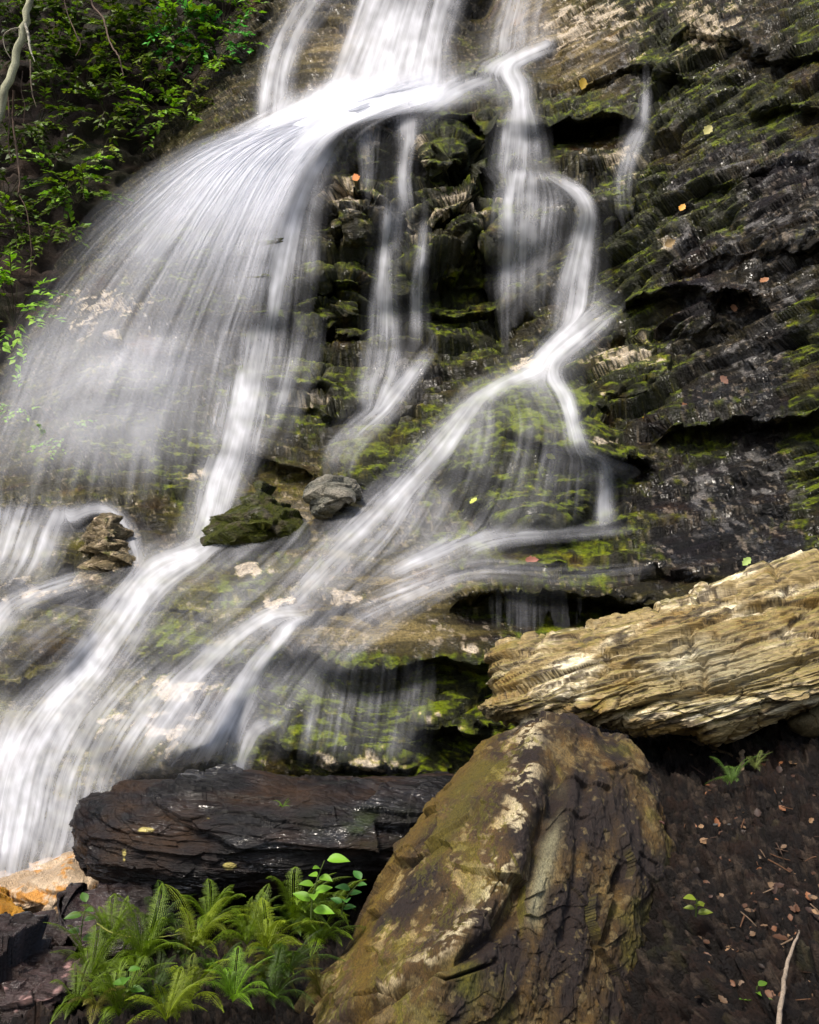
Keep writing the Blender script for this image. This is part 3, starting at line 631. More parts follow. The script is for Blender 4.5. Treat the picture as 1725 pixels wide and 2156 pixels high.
# ================================================================ WATER
def resample(g, n, t_only=False):
    a = np.array(g, float); d = np.r_[0, np.cumsum(np.hypot(*np.diff(a, axis=0).T))]; u = np.linspace(0, 1, len(a))
    # catmull-rom in index space
    t = np.linspace(0, len(a)-1-1e-6, n); i = t.astype(int); f = (t-i)[:, None]
    p = np.vstack([2*a[0]-a[1], a, 2*a[-1]-a[-2]]); p0, p1, p2, p3 = p[i], p[i+1], p[i+2], p[i+3]
    return .5*((2*p1)+(-p0+p2)*f+(2*p0-5*p1+4*p2-p3)*f*f+(-p0+3*p1-3*p2+p3)*f**3)
_wseed = [0]
WK = .74; WS = 2.3; wx_ = np.arange(-170, 1640, WS); wy_ = np.arange(-140, 1930, WS)
WD = np.zeros((len(wy_), len(wx_))); WU = np.zeros_like(WD); WV = np.zeros_like(WD); WW = np.zeros_like(WD)
def splat(x, y, a, S):
    """write one stream (sample positions, opacity) into the density and flow-direction fields of the water sheet"""
    du = np.gradient(S[..., 0], axis=1); dv = np.gradient(S[..., 1], axis=1); l = np.hypot(du, dv)+1e-6; du, dv = du/l, dv/l
    T = np.zeros_like(WD)
    for fx in (0, .2, .4, .6, .8):          # fill between samples along the flow
        for fs_ in (0, .34, .67):
            def sh(q):
                q = q[:, :-1]*(1-fx)+q[:, 1:]*fx; return q[:-1]*(1-fs_)+q[1:]*fs_
            ii = np.round((sh(x)-wx_[0])/WS).astype(int).ravel(); jj = np.round((sh(y)-wy_[0])/WS).astype(int).ravel()
            m = (ii >= 0) & (ii < len(wx_)) & (jj >= 0) & (jj < len(wy_)); k = jj[m]*len(wx_)+ii[m]; v = sh(a).ravel()[m]
            np.maximum.at(T.ravel(), k, v)
            n_ = T.size; WU.ravel()[:] += np.bincount(k, sh(du).ravel()[m]*v, n_); WV.ravel()[:] += np.bincount(k, sh(dv).ravel()[m]*v, n_); WW.ravel()[:] += np.bincount(k, v, n_)
    T = -minf(-T, 1); T = box(T, 2); T = box(T, 1)
    WD[:] = 1-(1-WD)*(1-np.clip(T, 0, 1))
def stream(guides, dens, side=None, off=.05, streak=1.0, fs=None, edge=.12, ends=(.06, .12), layers=2, depth=None, label='', soft=.5, res=3.2):
    """a sheet of falling water spanned by guide lines that all run downstream; dens / side: opacity along and across"""
    K = len(guides); L = max(np.hypot(*np.diff(np.array(g), axis=0).T).sum() for g in guides)
    nv = int(max(12, L/7)); C = np.stack([resample(g, nv) for g in guides])       # K,nv,2
    wd = np.hypot(*(C[-1]-C[0]).T).max()
    wf = 1.45 if wd < 110 else (1.25 if wd < 240 else 1.05)
    if wd < 240: edge = max(edge, .46)
    mid_c = C.mean(0, keepdims=True); C = mid_c+(C-mid_c)*wf; wd *= wf; nu = int(max(8, wd/res))
    s = np.linspace(0, 1, nu); si = s*(K-1); i0 = np.minimum(si.astype(int), K-2); f = (si-i0)
    p = np.concatenate([2*C[:1]-C[1:2], C, 2*C[-1:]-C[-2:-1]]); f3 = f[:, None, None]
    p0, p1, p2, p3 = p[i0], p[i0+1], p[i0+2], p[i0+3]
    S = .5*((2*p1)+(-p0+p2)*f3+(2*p0-5*p1+4*p2-p3)*f3**2+(-p0+3*p1-3*p2+p3)*f3**3) if K > 2 else p1*(1-f3)+p2*f3
    t = np.linspace(0, 1, nv); Ss, Tt = np.meshgrid(s, t, indexing='ij')
    dn = np.interp(Tt, np.linspace(0, 1, len(dens)), dens)
    if side: dn = dn*np.interp(Ss, np.linspace(0, 1, len(side)), side)
    Vs, Fs, As = [], [], []; base = 0
    fs = fs or wd/14.0
    for l in range(layers):
        _wseed[0] += 1; z0 = _wseed[0]*13.37
        wv = pn(Tt*L/220, Ss*wd/120, z0+3)*.05*min(1, 60/max(wd, 1))*4
        u = Ss+wv
        n = .55*pn(u*fs, Tt*L/260, z0)+.45*pn(u*fs*2.6, Tt*L/200, z0+5)+.4*pn(u*fs*6, Tt*L/160, z0+9)
        n2 = .6*pn(u*fs*.33, Tt*L/200, z0+21)+.8*pn(u*fs*.12, Tt*L/260, z0+25)
        ed = np.clip(np.minimum(Ss, 1-Ss)/edge, 0, 1)**1.0
        ed = sstep(0, 1, ed+.45*n*(ed < 1)*(ed > 0)*ed)
        te = .5*ends[0]*pn(Ss*fs*.8, 3.3, z0+40); tb = .7*ends[1]*pn(Ss*fs*.8, 7.3, z0+44)
        ed = ed*sstep(0, ends[0]*1.3, Tt+te*sstep(0, .3, Tt))*(1-sstep(1-ends[1]*1.6, 1-.15*ends[1], Tt+tb))
        lump = 1+.35*pn(Tt*L/70, Ss*wd/55, z0+50)+.2*pn(Tt*L/28, Ss*wd/26, z0+53)
        a = dn*(1+streak*(1.25-.85*np.clip(dn, 0, 1) if depth is None else .8)*(1.25*n+.7*n2))*ed*(1+(lump-1)*(1.2-.8*np.clip(dn, 0, 1)))
        fine = np.clip(n*1.8-.25, 0, 1)*streak*(.6 if depth is None else .15)*np.clip(dn, 0, 1)**.8*ed
        a = 1-(1-np.clip(a, 0, .98))*(1-fine*.8)
        a = 1-(1-np.clip(a, 0, .985))**(1.0 if layers == 1 else 1.0/layers**.6)
        jit = pn(Tt*L/90, Ss*wd/40, z0+30)*2.5
        x = S[..., 0]+jit; y = S[..., 1]
        if depth is None: splat(x, y, a, S); return
        if depth is None: Dp = depth_at(x, y)-off*(1+.8*l)
        else:
            own = np.interp(Tt, np.linspace(0, 1, len(depth)), depth); Dp = np.minimum(own, depth_at(x, y)-off)-.12*l
        Dp = Dp-.02*n
        a = a*sstep(-.02, .07, depth_at(x, y, G)-Dp)
        V = P(x, y, Dp).reshape(-1, 3); Fq = grid_faces(nu, nv)+base; base += len(V)
        Vs.append(V); Fs.append(Fq); As.append(a.ravel())
    V = np.vstack(Vs); Fq = np.vstack(Fs); A = np.concatenate(As)
    keep = A[Fq].max(1) > .004; Fq = Fq[keep]
    o = new_obj('water', V, Fq, M_water, attrs={'dens': np.clip(A, 0, .97)})
    tag(o, label, kind='structure')
    return o
# great fan over the main ledge
fan = [[(1040,118),(890,140),(720,212),(540,254),(400,296),(280,360),(170,448),(60,576),(-40,710),(-160,880)],
 [(1035,140),(895,165),(730,232),(570,276),(440,340),(330,442),(230,560),(120,720),(30,870),(-60,1030)],
 [(1030,166),(900,184),(750,238),(620,275),(520,350),(440,470),(370,600),(290,770),(220,910),(150,1060)],
 [(1050,190),(925,208),(790,245),(675,285),(600,370),(545,480),(500,610),(450,760),(420,900),(390,1060)],
 [(1060,222),(955,232),(840,244),(745,268),(675,330),(622,430),(588,540),(565,650),(565,770),(550,900)]]
stream(fan, [.1,.5,.93,.95,.78,.52,.36,.25,.15,.07], [.15,.8,1,.8,.08], off=.12, depth=[11,10.9,10.6,10.2,9.9,9.5,9.2,8.9,8.6,8.3], streak=.12, edge=.2, layers=3, fs=70, label='wide white fan of water sweeping down to the left', ends=(.14, .38), res=2.4)
stream([g[2:8] for g in fan], [.2,.75,.6,.3,.1], [.4,1,1,.9,.4], off=.2, depth=[10.5,10.1,9.7,9.3,9.0], streak=.45, edge=.3, layers=1, fs=30, label='dense white core of the water fan', ends=(.25, .3), res=3)
stream([[(560,225),(480,262),(400,310),(330,380),(270,470)],[(760,150),(660,215),(560,270),(480,350),(430,450)],[(930,140),(860,200),(760,245),(680,300),(640,400)],[(1000,150),(960,210),(860,240),(790,275),(740,330)]], [.6,1,1,.6,.1], [.2,1,1,.3], off=.35, depth=[11,10.5,10.1,9.7,9.5], streak=.3, edge=.4, layers=1, fs=16, label='blown white foam where the upper falls strike the ledge', ends=(.3, .4), res=3)
stream([[(560,180),(545,220),(520,270)],[(700,150),(690,200),(660,270)],[(850,130),(850,190),(830,240)],[(980,130),(980,180),(980,235)]], [.3,.7,.8,.5], off=.2, depth=[11.9,11.4,10.9], streak=.35, edge=.3, layers=1, fs=16, label='mist at the foot of the upper falls', ends=(.5, .4), res=3)
# upper falls
stream([[(650,-80),(600,30),(560,120),(530,280)],[(720,-80),(640,20),(590,130),(570,290)],[(800,-80),(700,20),(630,130),(610,300)]], [.45,.4,.45,.6], off=.12, streak=.8, layers=2, fs=14, edge=.25, label='thin veil of water at the top beside the leafy bank')
stream([[(770,-80),(735,20),(705,110),(630,280)],[(860,-80),(825,20),(790,120),(735,270)],[(930,-80),(900,20),(880,110),(850,245)],[(1010,-80),(975,20),(955,100),(960,235)]], [.65,.75,.85,.95], [.7,1,.9,.45], off=.12, streak=.6, layers=2, fs=20, edge=.15, label='broad white fall in the top middle')
stream([[(1060,-80),(1040,0),(1020,70),(1005,125)],[(1110,-80),(1095,0),(1080,60),(1075,120)],[(1170,-80),(1160,0),(1150,60),(1155,95)]], [.5,.5,.6,.7], off=.08, streak=.8, layers=2, fs=12, edge=.2, label='veil of water at the top right of the falls')
stream([[(1160,82),(1110,98),(1050,122),(1005,138),(1000,150)],[(1170,100),(1120,125),(1090,145),(1110,160),(1125,175)]], [.6,.85,.9,.7], off=.06, streak=.5, layers=1, label='bright ledge of water under the top right veil', edge=.2)
stream([[(960,160),(900,180),(860,200),(820,232)],[(1060,170),(1000,200),(960,225),(930,242)]], [.5,.8,.8,.5], off=.1, streak=.5, layers=2, edge=.3, label='shallow white water on top of the main ledge')
stream([[(1035,150),(1062,190),(1070,220),(1050,250),(1040,300),(1030,368)],[(1080,158),(1092,190),(1095,220),(1095,250),(1095,300),(1090,370)],[(1120,165),(1122,190),(1120,220),(1135,250),(1150,300),(1160,370)]], [.7,.6,.55,.75,.75,.7,.7], [.7,1,.8], off=.06, streak=.8, layers=2, fs=10, edge=.22, label='narrow cascade stepping down the right of the cliff')
stream([[(1030,365),(1055,390),(1050,430),(1045,500),(1045,600),(1050,760)],[(1085,362),(1085,385),(1082,430),(1080,500),(1078,600),(1080,740)],[(1120,362),(1125,390),(1125,430),(1120,500),(1115,600),(1115,700)],[(1150,368),(1180,392),(1195,430),(1190,500),(1170,600),(1160,690)]], [.9,1,1,.9,.85,.75,.35], [1,.8,.85,.8], off=.07, streak=1.0, layers=2, fs=14, edge=.15, label='water spreading over the rounded right-hand rock', ends=(.04,.25))
stream([[(1120,368),(1190,405),(1215,450),(1205,510),(1180,600),(1168,705)],[(1150,366),(1215,400),(1240,450),(1232,510),(1215,600),(1200,705)],[(1170,372),(1235,415),(1252,470),(1250,530),(1245,600),(1240,690)]], [.6,.85,.85,.85,.85,.9], off=.1, streak=.7, layers=2, fs=8, edge=.25, label='strong column of water falling off the right-hand rock', ends=(.05,.04))
# the long diagonal run
mid = [[(1285,628),(1235,655),(1160,700),(1120,745),(1050,785),(985,815),(935,870),(870,935),(810,1000),(740,1070),(660,1140),(590,1210),(530,1280)],
 [(1300,640),(1250,680),(1190,725),(1135,770),(1060,805),(1000,845),(955,900),(900,965),(840,1030),(775,1100),(700,1170),(635,1240),(590,1295)],
 [(1310,655),(1262,710),(1215,752),(1160,790),(1075,820),(1015,860),(975,925),(935,990),(890,1045),(850,1110),(780,1180),(700,1240),(650,1300)]]
stream(mid, [.5,.75,.9,.9,.7,.65,.68,.68,.62,.55,.5,.5,.7], off=.06, streak=.55, layers=2, fs=7, edge=.25, label='long diagonal stream running down to the left across the rocks')
stream([[(1120,742),(1150,790),(1180,840),(1195,900),(1200,945)],[(1190,745),(1185,790),(1210,840),(1225,900),(1250,950)]], [.6,.6,.5,.45,.5], off=.04, streak=.8, layers=1, fs=5, edge=.3, label='thin branch stream on the mossy mound')
stream([[(1180,940),(1230,950),(1300,975),(1350,985)],[(1170,950),(1230,965),(1290,990),(1340,1000)]], [.3,.2,.12,.05], off=.03, streak=.6, layers=1, edge=.3, label='water film along the lip of the mossy mound')
stream([[(960,850),(945,900),(940,960),(930,1020)],[(1050,815),(1060,900),(1040,1000),(1010,1080)],[(1130,805),(1170,900),(1160,1000),(1140,1120)],[(1200,850),(1230,950),(1240,1050),(1235,1160)]], [.05,.08,.07,.06,.04], off=.04, streak=1.5, layers=1, fs=34, edge=.2, label='thin threads of water over the mossy mound')
stream([[(1262,975),(1266,1020),(1262,1060),(1255,1105)],[(1285,978),(1286,1020),(1286,1060),(1295,1105)]], [.4,.35,.4,.3], off=.03, streak=.8, layers=1, fs=5, edge=.3, label='short thread of water below the mound')
stream([[(860,1010),(820,1060),(800,1110),(760,1170)],[(950,1030),(930,1075),(900,1120),(850,1190)],[(1060,1050),(1030,1100),(990,1150),(940,1210)],[(1180,1090),(1130,1130),(1080,1165),(1010,1230)]], [.32,.38,.28,.16,.06], [1,.5,.25,.12], off=.05, streak=.9, layers=2, fs=16, edge=.25, label='shallow water spreading right of the diagonal stream')
stream([[(1330,1105),(1180,1112),(1030,1118),(880,1150),(760,1200)],[(1330,1125),(1190,1135),(1040,1150),(900,1190),(790,1240)]], [.1,.3,.45,.45,.3], off=.04, streak=.7, layers=1, fs=6, edge=.3, label='low ripple of water along a ledge of the mid slope')
stream([[(1400,1180),(1200,1190),(1000,1180),(850,1200),(700,1240)],[(1400,1215),(1200,1235),(1000,1230),(850,1290),(700,1330)]], [.05,.10,.18,.22,.18], off=.04, streak=.6, layers=1, fs=8, edge=.3, label='thin film of water over the lower ledge')
# middle threads
stream([[(760,260),(755,300),(762,350),(765,410)],[(790,255),(790,300),(785,350),(780,405)]], [.45,.4,.35,.25], off=.05, streak=1.2, layers=1, fs=6, edge=.3, label='two thin threads of water on the dark upper block')
stream([[(835,245),(842,300),(840,370),(845,450)],[(875,245),(868,300),(858,370),(866,452)]], [.5,.5,.5,.6], off=.05, streak=1.0, layers=1, fs=4, edge=.3, label='thin fall beside the rounded dark block')
stream([[(805,425),(803,490),(795,560),(785,640),(778,742)],[(848,430),(840,490),(836,560),(838,640),(842,735)]], [.5,.6,.5,.55,.6], off=.05, streak=.9, layers=2, fs=6, edge=.25, label='straight narrow fall in the middle of the cliff')
stream([[(885,465),(878,540),(868,600),(862,720)],[(903,465),(896,540),(893,600),(897,730)]], [.45,.4,.4,.35], off=.04, streak=1.0, layers=1, fs=4, edge=.35, label='hair-thin fall right of the middle fall')
stream([[(770,735),(765,780),(755,830),(760,860)],[(850,735),(840,780),(820,830),(815,860)]], [.5,.35,.35,.3], off=.04, streak=.9, layers=1, fs=6, edge=.3, label='water film where the middle fall lands')
stream([[(900,730),(850,790),(790,850),(730,900),(690,940),(680,985)],[(915,745),(870,810),(830,870),(780,915),(745,960),(735,1000)]], [.3,.45,.5,.55,.5,.3], off=.05, streak=.7, layers=1, fs=6, edge=.3, label='small side stream curving down to the left')
stream([[(720,260),(660,320),(618,400),(590,500),(572,600),(560,690)],[(760,258),(700,320),(650,400),(622,500),(605,600),(592,690)]], [.5,.75,.85,.8,.75,.6], off=.10, streak=.8, layers=2, fs=6, edge=.28, label='bright thread of water on the inner side of the fan')
stream([[(560,300),(520,380),(480,470),(440,560),(420,660)],[(650,290),(630,380),(590,470),(560,560),(540,660)],[(760,260),(700,340),(680,440),(675,540),(670,650)]], [.42,.44,.38,.34,.25], off=.05, streak=1.5, layers=2, fs=26, edge=.2, label='web of fine threads running over the green rock')
stream([[(430,640),(410,720),(390,800),(370,900),(340,1060)],[(560,650),(545,740),(530,820),(510,900),(480,980)],[(700,660),(690,740),(670,820),(640,900),(600,980)]], [.28,.32,.28,.22,.15], [.8,1,.5], off=.05, streak=1.3, layers=2, fs=26, edge=.2, label='fine curtain of drips in the middle left')
stream([[(495,780),(485,860),(470,930),(455,990)],[(560,770),(555,850),(545,920),(540,975)]], [.4,.45,.5,.45], off=.05, streak=.9, layers=1, fs=7, edge=.3, label='short veil above the midstream boulder')
# spray over the left wall
stream([[(60,640),(10,760),(-50,900),(-120,1080)],[(200,620),(140,780),(90,920),(40,1080)],[(330,620),(290,780),(250,920),(220,1080)],[(450,640),(430,780),(400,920),(380,1080)]], [.14,.2,.2,.15,.06], off=.15, depth=[9.2,8.9,8.5,8.2], streak=.30, layers=2, fs=44, edge=.2, label='drifting spray over the left part of the wall', ends=(.25,.2))
# lower left
stream([[(40,560),(-40,760),(-100,960),(-150,1160)],[(240,520),(150,720),(80,920),(20,1120)],[(430,500),(350,720),(300,920),(260,1080)],[(560,480),(530,700),(500,880),(480,1000)]], [.12,.2,.22,.17,.08], [.7,1,.9,.5], off=.2, depth=[9.4,8.9,8.5,8.1], streak=.12, edge=.4, layers=1, fs=10, label='soft mist drifting below the fan of water', ends=(.3,.4), res=4)
stream([[(560,1000),(430,1090),(200,1180),(0,1270),(-160,1400)],[(700,1010),(600,1150),(420,1300),(200,1480),(0,1700)],[(900,1020),(820,1150),(650,1320),(500,1480),(350,1640)],[(1100,1060),(1020,1180),(900,1290),(760,1380),(640,1500)]], [.05,.07,.09,.10,.06], off=.03, streak=1.3, layers=1, fs=70, edge=.2, label='thin sheet of running water wetting the lower slope', ends=(.2,.2), res=4)
stream([[(440,955),(420,1010),(400,1070),(375,1140)],[(480,958),(460,1010),(445,1070),(425,1145)],[(528,962),(510,1010),(490,1060),(470,1130)]], [.75,.8,.7,.7], off=.07, streak=.6, layers=2, fs=8, edge=.25, label='short white chute left of the midstream boulder')
low = [[(480,1105),(400,1140),(320,1165),(265,1210),(210,1280),(140,1370),(60,1450),(-20,1540),(-90,1660)],
 [(470,1130),(420,1165),(350,1195),(300,1240),(250,1320),(190,1410),(120,1490),(50,1590),(-10,1700)],
 [(455,1150),(430,1185),(400,1220),(350,1270),(310,1350),(260,1440),(200,1530),(140,1630),(90,1740)]]
stream(low, [.65,.75,.85,.75,.72,.72,.72,.7,.6], [.8,1,.5], off=.07, streak=.5, layers=2, fs=12, edge=.28, label='powerful white stream sweeping to the lower left corner')
stream([[(110,1085),(170,1062),(225,1060),(275,1100),(300,1160),(310,1200)],[(150,1110),(185,1085),(225,1082),(250,1120),(275,1180),(280,1225)]], [.3,.5,.6,.6,.6], off=.12, streak=.6, layers=2, fs=5, edge=.3, label='water curling over the pale upright boulder')
stream([[(180,1070),(150,1120),(130,1180),(100,1230)],[(60,1065),(40,1120),(20,1180),(-10,1230)],[(-120,1070),(-120,1120),(-130,1180),(-150,1230)]], [.35,.35,.3,.25], off=.06, streak=.9, layers=1, fs=16, edge=.25, label='thin sheet of water behind the pale upright boulder')
stream([[(170,1200),(90,1225),(10,1255),(-60,1330),(-110,1420)],[(190,1235),(120,1255),(50,1290),(0,1370),(-40,1460)]], [.5,.75,.75,.65,.5], off=.06, streak=.5, layers=2, fs=6, edge=.3, label='white stream at the left edge')
stream([[(640,1282),(560,1282),(480,1330),(410,1390),(330,1460),(250,1540),(170,1640)],[(660,1310),(590,1305),(520,1350),(455,1415),(390,1490),(330,1570),(260,1680)]], [.7,.8,.55,.35,.22,.18,.1], off=.06, streak=.7, layers=2, fs=6, edge=.3, label='stream bending left below the diagonal run')
stream([[(610,1290),(565,1350),(520,1400),(470,1480),(430,1560),(395,1640)],[(650,1292),(600,1350),(560,1410),(535,1480),(510,1560),(490,1645)]], [.8,.7,.6,.6,.65,.7], off=.08, streak=.8, layers=2, fs=8, edge=.25, label='narrow chute falling to the top of the dark slab')
stream([[(560,1510),(520,1540),(500,1590),(480,1645)],[(600,1520),(555,1545),(530,1590),(515,1640)]], [.5,.6,.6,.5], off=.07, streak=.7, layers=1, fs=4, edge=.3, label='little side spout just above the dark slab')
stream([[(-60,1440),(-80,1560),(-100,1700),(-120,1880)],[(60,1480),(20,1600),(-10,1740),(-30,1880)],[(170,1480),(120,1600),(90,1740),(60,1870)],[(260,1500),(230,1610),(200,1720),(160,1840)],[(360,1520),(330,1600),(290,1660),(250,1720)]], [.3,.6,.7,.75,.7], [1,1,.85,.45,.2], off=.10, streak=.55, layers=2, fs=30, edge=.15, label='soft white spray in the lower left corner', ends=(.2,.06))
stream([[(230,1440),(180,1500),(120,1580),(60,1660)],[(420,1420),(380,1500),(330,1580),(270,1660)],[(560,1420),(520,1500),(470,1580),(430,1640)]], [.10,.15,.16,.12], off=.05, streak=1.5, layers=1, fs=26, edge=.2, label='thin runs of water over the lower left ledges')
stream([[(600,1390),(590,1460),(575,1540),(560,1620)],[(760,1400),(750,1470),(735,1550),(720,1630)],[(930,1390),(920,1470),(910,1550),(900,1630)]], [.08,.08,.07,.05], off=.04, streak=1.8, layers=1, fs=40, edge=.15, label='faint drips over the dark mossy step')
stream([[(1000,1260),(1000,1290),(1000,1330)],[(1130,1245),(1130,1290),(1130,1330)],[(1230,1255),(1230,1290),(1230,1330)]], [.07,.06,.04], off=.04, streak=1.6, layers=1, fs=26, edge=.2, label='faint drips under the shadowed ledge')
stream([[(1354,195),(1352,225),(1350,262)],[(1366,195),(1364,225),(1362,262)]], [.7,.7,.6], off=.04, streak=.4, layers=1, fs=2, edge=.4, label='tiny trickle high on the right wall', res=1.5)
stream([[(1330,275),(1308,320),(1298,370),(1300,415),(1305,470)],[(1360,272),(1340,320),(1325,370),(1322,415),(1335,470)]], [.45,.45,.35,.25,.35], off=.04, streak=.9, layers=1, fs=4, edge=.3, label='trickle sliding down the mossy right wall')
stream([[(300,1870),(260,1890),(230,1910),(215,1930)],[(330,1890),(290,1915),(260,1935),(240,1945)]], [.8,.9,.9,.8], off=0, depth=[3.86,3.84,3.82,3.80], streak=.2, layers=1, edge=.2, label='small patch of foam under the end of the dark slab')

# the draped sheet: silky streaks by averaging noise along the flow (line integral)
k0 = 1e-3; fu = box(WU, 5); fv = box(WV, 5)+k0; ln_ = np.hypot(fu, fv); fu /= ln_; fv /= ln_
nz_ = np.random.default_rng(21).random(WD.shape); nzb = box(np.random.default_rng(22).random(WD.shape), 1)
nzc = box(np.random.default_rng(23).random(WD.shape), 3)
nz0 = (nz_-.5)*2.2+(nzb-.5)*3.8+(nzc-.5)*5.0
WX, WY = np.meshgrid(np.arange(len(wx_), dtype=float), np.arange(len(wy_), dtype=float))
def samp(A, x, y): return A[np.clip(np.round(y).astype(int), 0, A.shape[0]-1), np.clip(np.round(x).astype(int), 0, A.shape[1]-1)]
def sampb(A, x, y):
    x = np.clip(x, 0, A.shape[1]-1.001); y = np.clip(y, 0, A.shape[0]-1.001); i = x.astype(int); j = y.astype(int); a = x-i; b = y-j
    return (A[j, i]*(1-a)+A[j, i+1]*a)*(1-b)+(A[j+1, i]*(1-a)+A[j+1, i+1]*a)*b
acc = nz0.copy(); accD = WD.copy(); n_s = 1
for sg in (1, -1):
    x = WX.copy(); y = WY.copy()
    for q in range(26):
        a_ = samp(fu, x, y); b_ = samp(fv, x, y); x = x+sg*a_*1.15; y = y+sg*b_*1.15
        acc += sampb(nz0, x, y); accD += samp(WD, x, y); n_s += 1
acc /= n_s; acc /= acc.std(); accD /= n_s
GW = depth_at(wx_[None]+0*wy_[:, None], wy_[:, None]+0*wx_[None]); GR = depth_at(wx_[None]+0*wy_[:, None], wy_[:, None]+0*wx_[None], G)
dens_ = .45*WD+.55*accD
clump = 1+.30*pn(WX/24, WY/24, 3.3)+.22*pn(WX/9, WY/11, 8.1)
dens_ = .7*dens_+.3*box(dens_, 3); mist = box(box(dens_, 14), 14)
sh_d = GW-.035-.05*np.clip(dens_, 0, 1)
deep = sstep(-.06, .08, GR-sh_d+.05*pn(WX/6, WY/6, 1.1))
Aw = dens_*WK*clump*(1+.28*acc*(1.25-np.clip(dens_, 0, 1)))
Aw = np.clip(Aw, 0, 1)**1.15*(.6+.4*deep)
Aw = np.where(dens_ > .03, Aw, 0)
Aw = 1-(1-np.clip(Aw, 0, .97))*(1-np.clip(mist*.17*(1+.25*acc), 0, .4)*(.6+.4*deep))
sh_d = np.minimum(sh_d, GR-.012)
VW = P(wx_[None]+0*wy_[:, None], wy_[:, None]+0*wx_[None], sh_d).reshape(-1, 3); FW = grid_faces(len(wy_), len(wx_))
kp = Aw.ravel()[FW].max(1) > .012
tag(new_obj('water', VW, FW[kp], M_water, attrs={'dens': np.clip(Aw.ravel()-.008, 0, .97)}), 'silky white streams and trickles running down over the rocks', kind='structure')

# ================================================================ PLANTS
def leaf_quads(base, dirs, nrm, ln, wd, droop=.15):
    """kite shaped leaves of two quads folded on the midrib"""
    base = np.asarray(base); n = len(base); side = np.cross(dirs, nrm); side /= np.maximum(np.linalg.norm(side, axis=1), 1e-9)[:, None]
    up = np.cross(side, dirs)
    a = base; b = base+dirs*(ln*.42)[:, None]+side*(wd*.5)[:, None]+up*(ln*.06)[:, None]
    c = base+dirs*(ln*.42)[:, None]-side*(wd*.5)[:, None]+up*(ln*.06)[:, None]
    m = base+dirs*(ln*.5)[:, None]; t = base+dirs*ln[:, None]-up*(ln*droop)[:, None]
    V = np.stack([a, b, t, c, m], 1).reshape(-1, 3); k = np.arange(n)[:, None]*5
    F = np.concatenate([k+np.array([[0, 1, 4]]), k+np.array([[1, 2, 4]]), k+np.array([[0, 4, 3]]), k+np.array([[4, 2, 3]])])
    return V, F
def tube(pts, rad, seg=6):
    pts = np.asarray(pts, float); n = len(pts); T = np.gradient(pts, axis=0); T /= np.linalg.norm(T, axis=1)[:, None]
    ref = np.array([.3, .9, .2]); A = np.cross(T, ref); A /= np.linalg.norm(A, axis=1)[:, None]; B = np.cross(T, A)
    th = np.linspace(0, 2*math.pi, seg, endpoint=False); rad = np.broadcast_to(rad, (n,))
    V = pts[:, None]+rad[:, None, None]*(np.cos(th)[None, :, None]*A[:, None]+np.sin(th)[None, :, None]*B[:, None])
    i = np.arange(n*seg).reshape(n, seg); j = np.roll(i, -1, 1)
    return V.reshape(-1, 3), np.stack([i[:-1].ravel(), j[:-1].ravel(), j[1:].ravel(), i[1:].ravel()], 1)
def merge(parts):
    Vs, Fs = [], []; b = 0
    for V, F in parts: Vs.append(V); Fs.append(np.asarray(F)+b); b += len(V)
    return np.vstack(Vs), np.vstack(Fs)
def unit(v): return v/np.maximum(np.linalg.norm(v, axis=-1, keepdims=True), 1e-9)
def shrub(cx, cy, rx, ry, D0, col, n, leaf, label, group, name='shrub'):
    base = P(np.array([cx]), np.array([cy+ry*.8]), np.array([D0]))[0]
    e = empty(name, base)
    sc = D0/FP
    # sprays: many short arching twigs each lined with leaves
    ns = max(6, n//14); B, Dd, Ll, Cc = [], [], [], []; stems = []
    for i in range(ns):
        a = random.uniform(0, 2*math.pi); r = math.sqrt(random.random())
        c = np.array([math.cos(a)*r*rx*sc, random.uniform(-.35, .12)*rx*sc*1.2, math.sin(a)*r*ry*sc+ry*.75*sc])
        dr = unit(np.array([math.cos(a)*.8+random.gauss(0, .3), -.5+random.gauss(0, .3), math.sin(a)*.4+random.gauss(0, .3)]))
        ln = random.uniform(.5, 1)*leaf*5; shade = random.uniform(.55, 1.25)
        pts = np.array([base+c+dr*ln*t+np.array([0, 0, -.35*ln*t*t]) for t in np.linspace(0, 1, 5)])
        if i < 14: stems.append(tube(np.vstack([base, (base+pts[0])/2+np.array([0, .02, .03]), pts]), leaf*.06, 3))
        for t in np.linspace(.1, 1, 14):
            p = base+c+dr*ln*t+np.array([0, 0, -.35*ln*t*t]); sd_ = unit(np.cross(dr, np.array([0, -.4, 1])))*(1 if random.random() < .5 else -1)
            B.append(p); Dd.append(unit(sd_*random.uniform(.6, 1)+dr*.7+np.array([random.gauss(0, .2), random.gauss(0, .2), random.gauss(-.05, .2)]))); Ll.append(leaf*random.uniform(.6, 1.25)); Cc.append(shade*random.uniform(.75, 1.25))
    B = np.array(B); Dd = np.array(Dd); Ll = np.array(Ll); Cc = np.array(Cc)
    nr_ = unit(np.array([0, -.45, 1.0])+rng.normal(0, .35, (len(B), 3)))
    V, F = leaf_quads(B, Dd, nr_, Ll, Ll*.6)
    c = np.repeat(np.clip(np.array(col)[None]*Cc[:, None]*(1+rng.normal(0, .08, (len(B), 3))), .002, .6), 5, 0)
    new_obj('foliage', V, F, M_leaf, parent=e, attrs={'Col': c}, smooth=False)
    Vs, Fs = merge(stems)
    new_obj('stem', Vs, Fs, M_bark, parent=e, attrs={'Col': np.tile([.05, .045, .02], (len(Vs), 1)), 'rough': np.full(len(Vs), .7)})
    tag(e, label, 'shrub', group); return e
BR = (.24, .48, .012); MD = (.12, .21, .006); DKG = (.045, .085, .005); YL = (.26, .36, .03); BL = (.12, .50, .06)
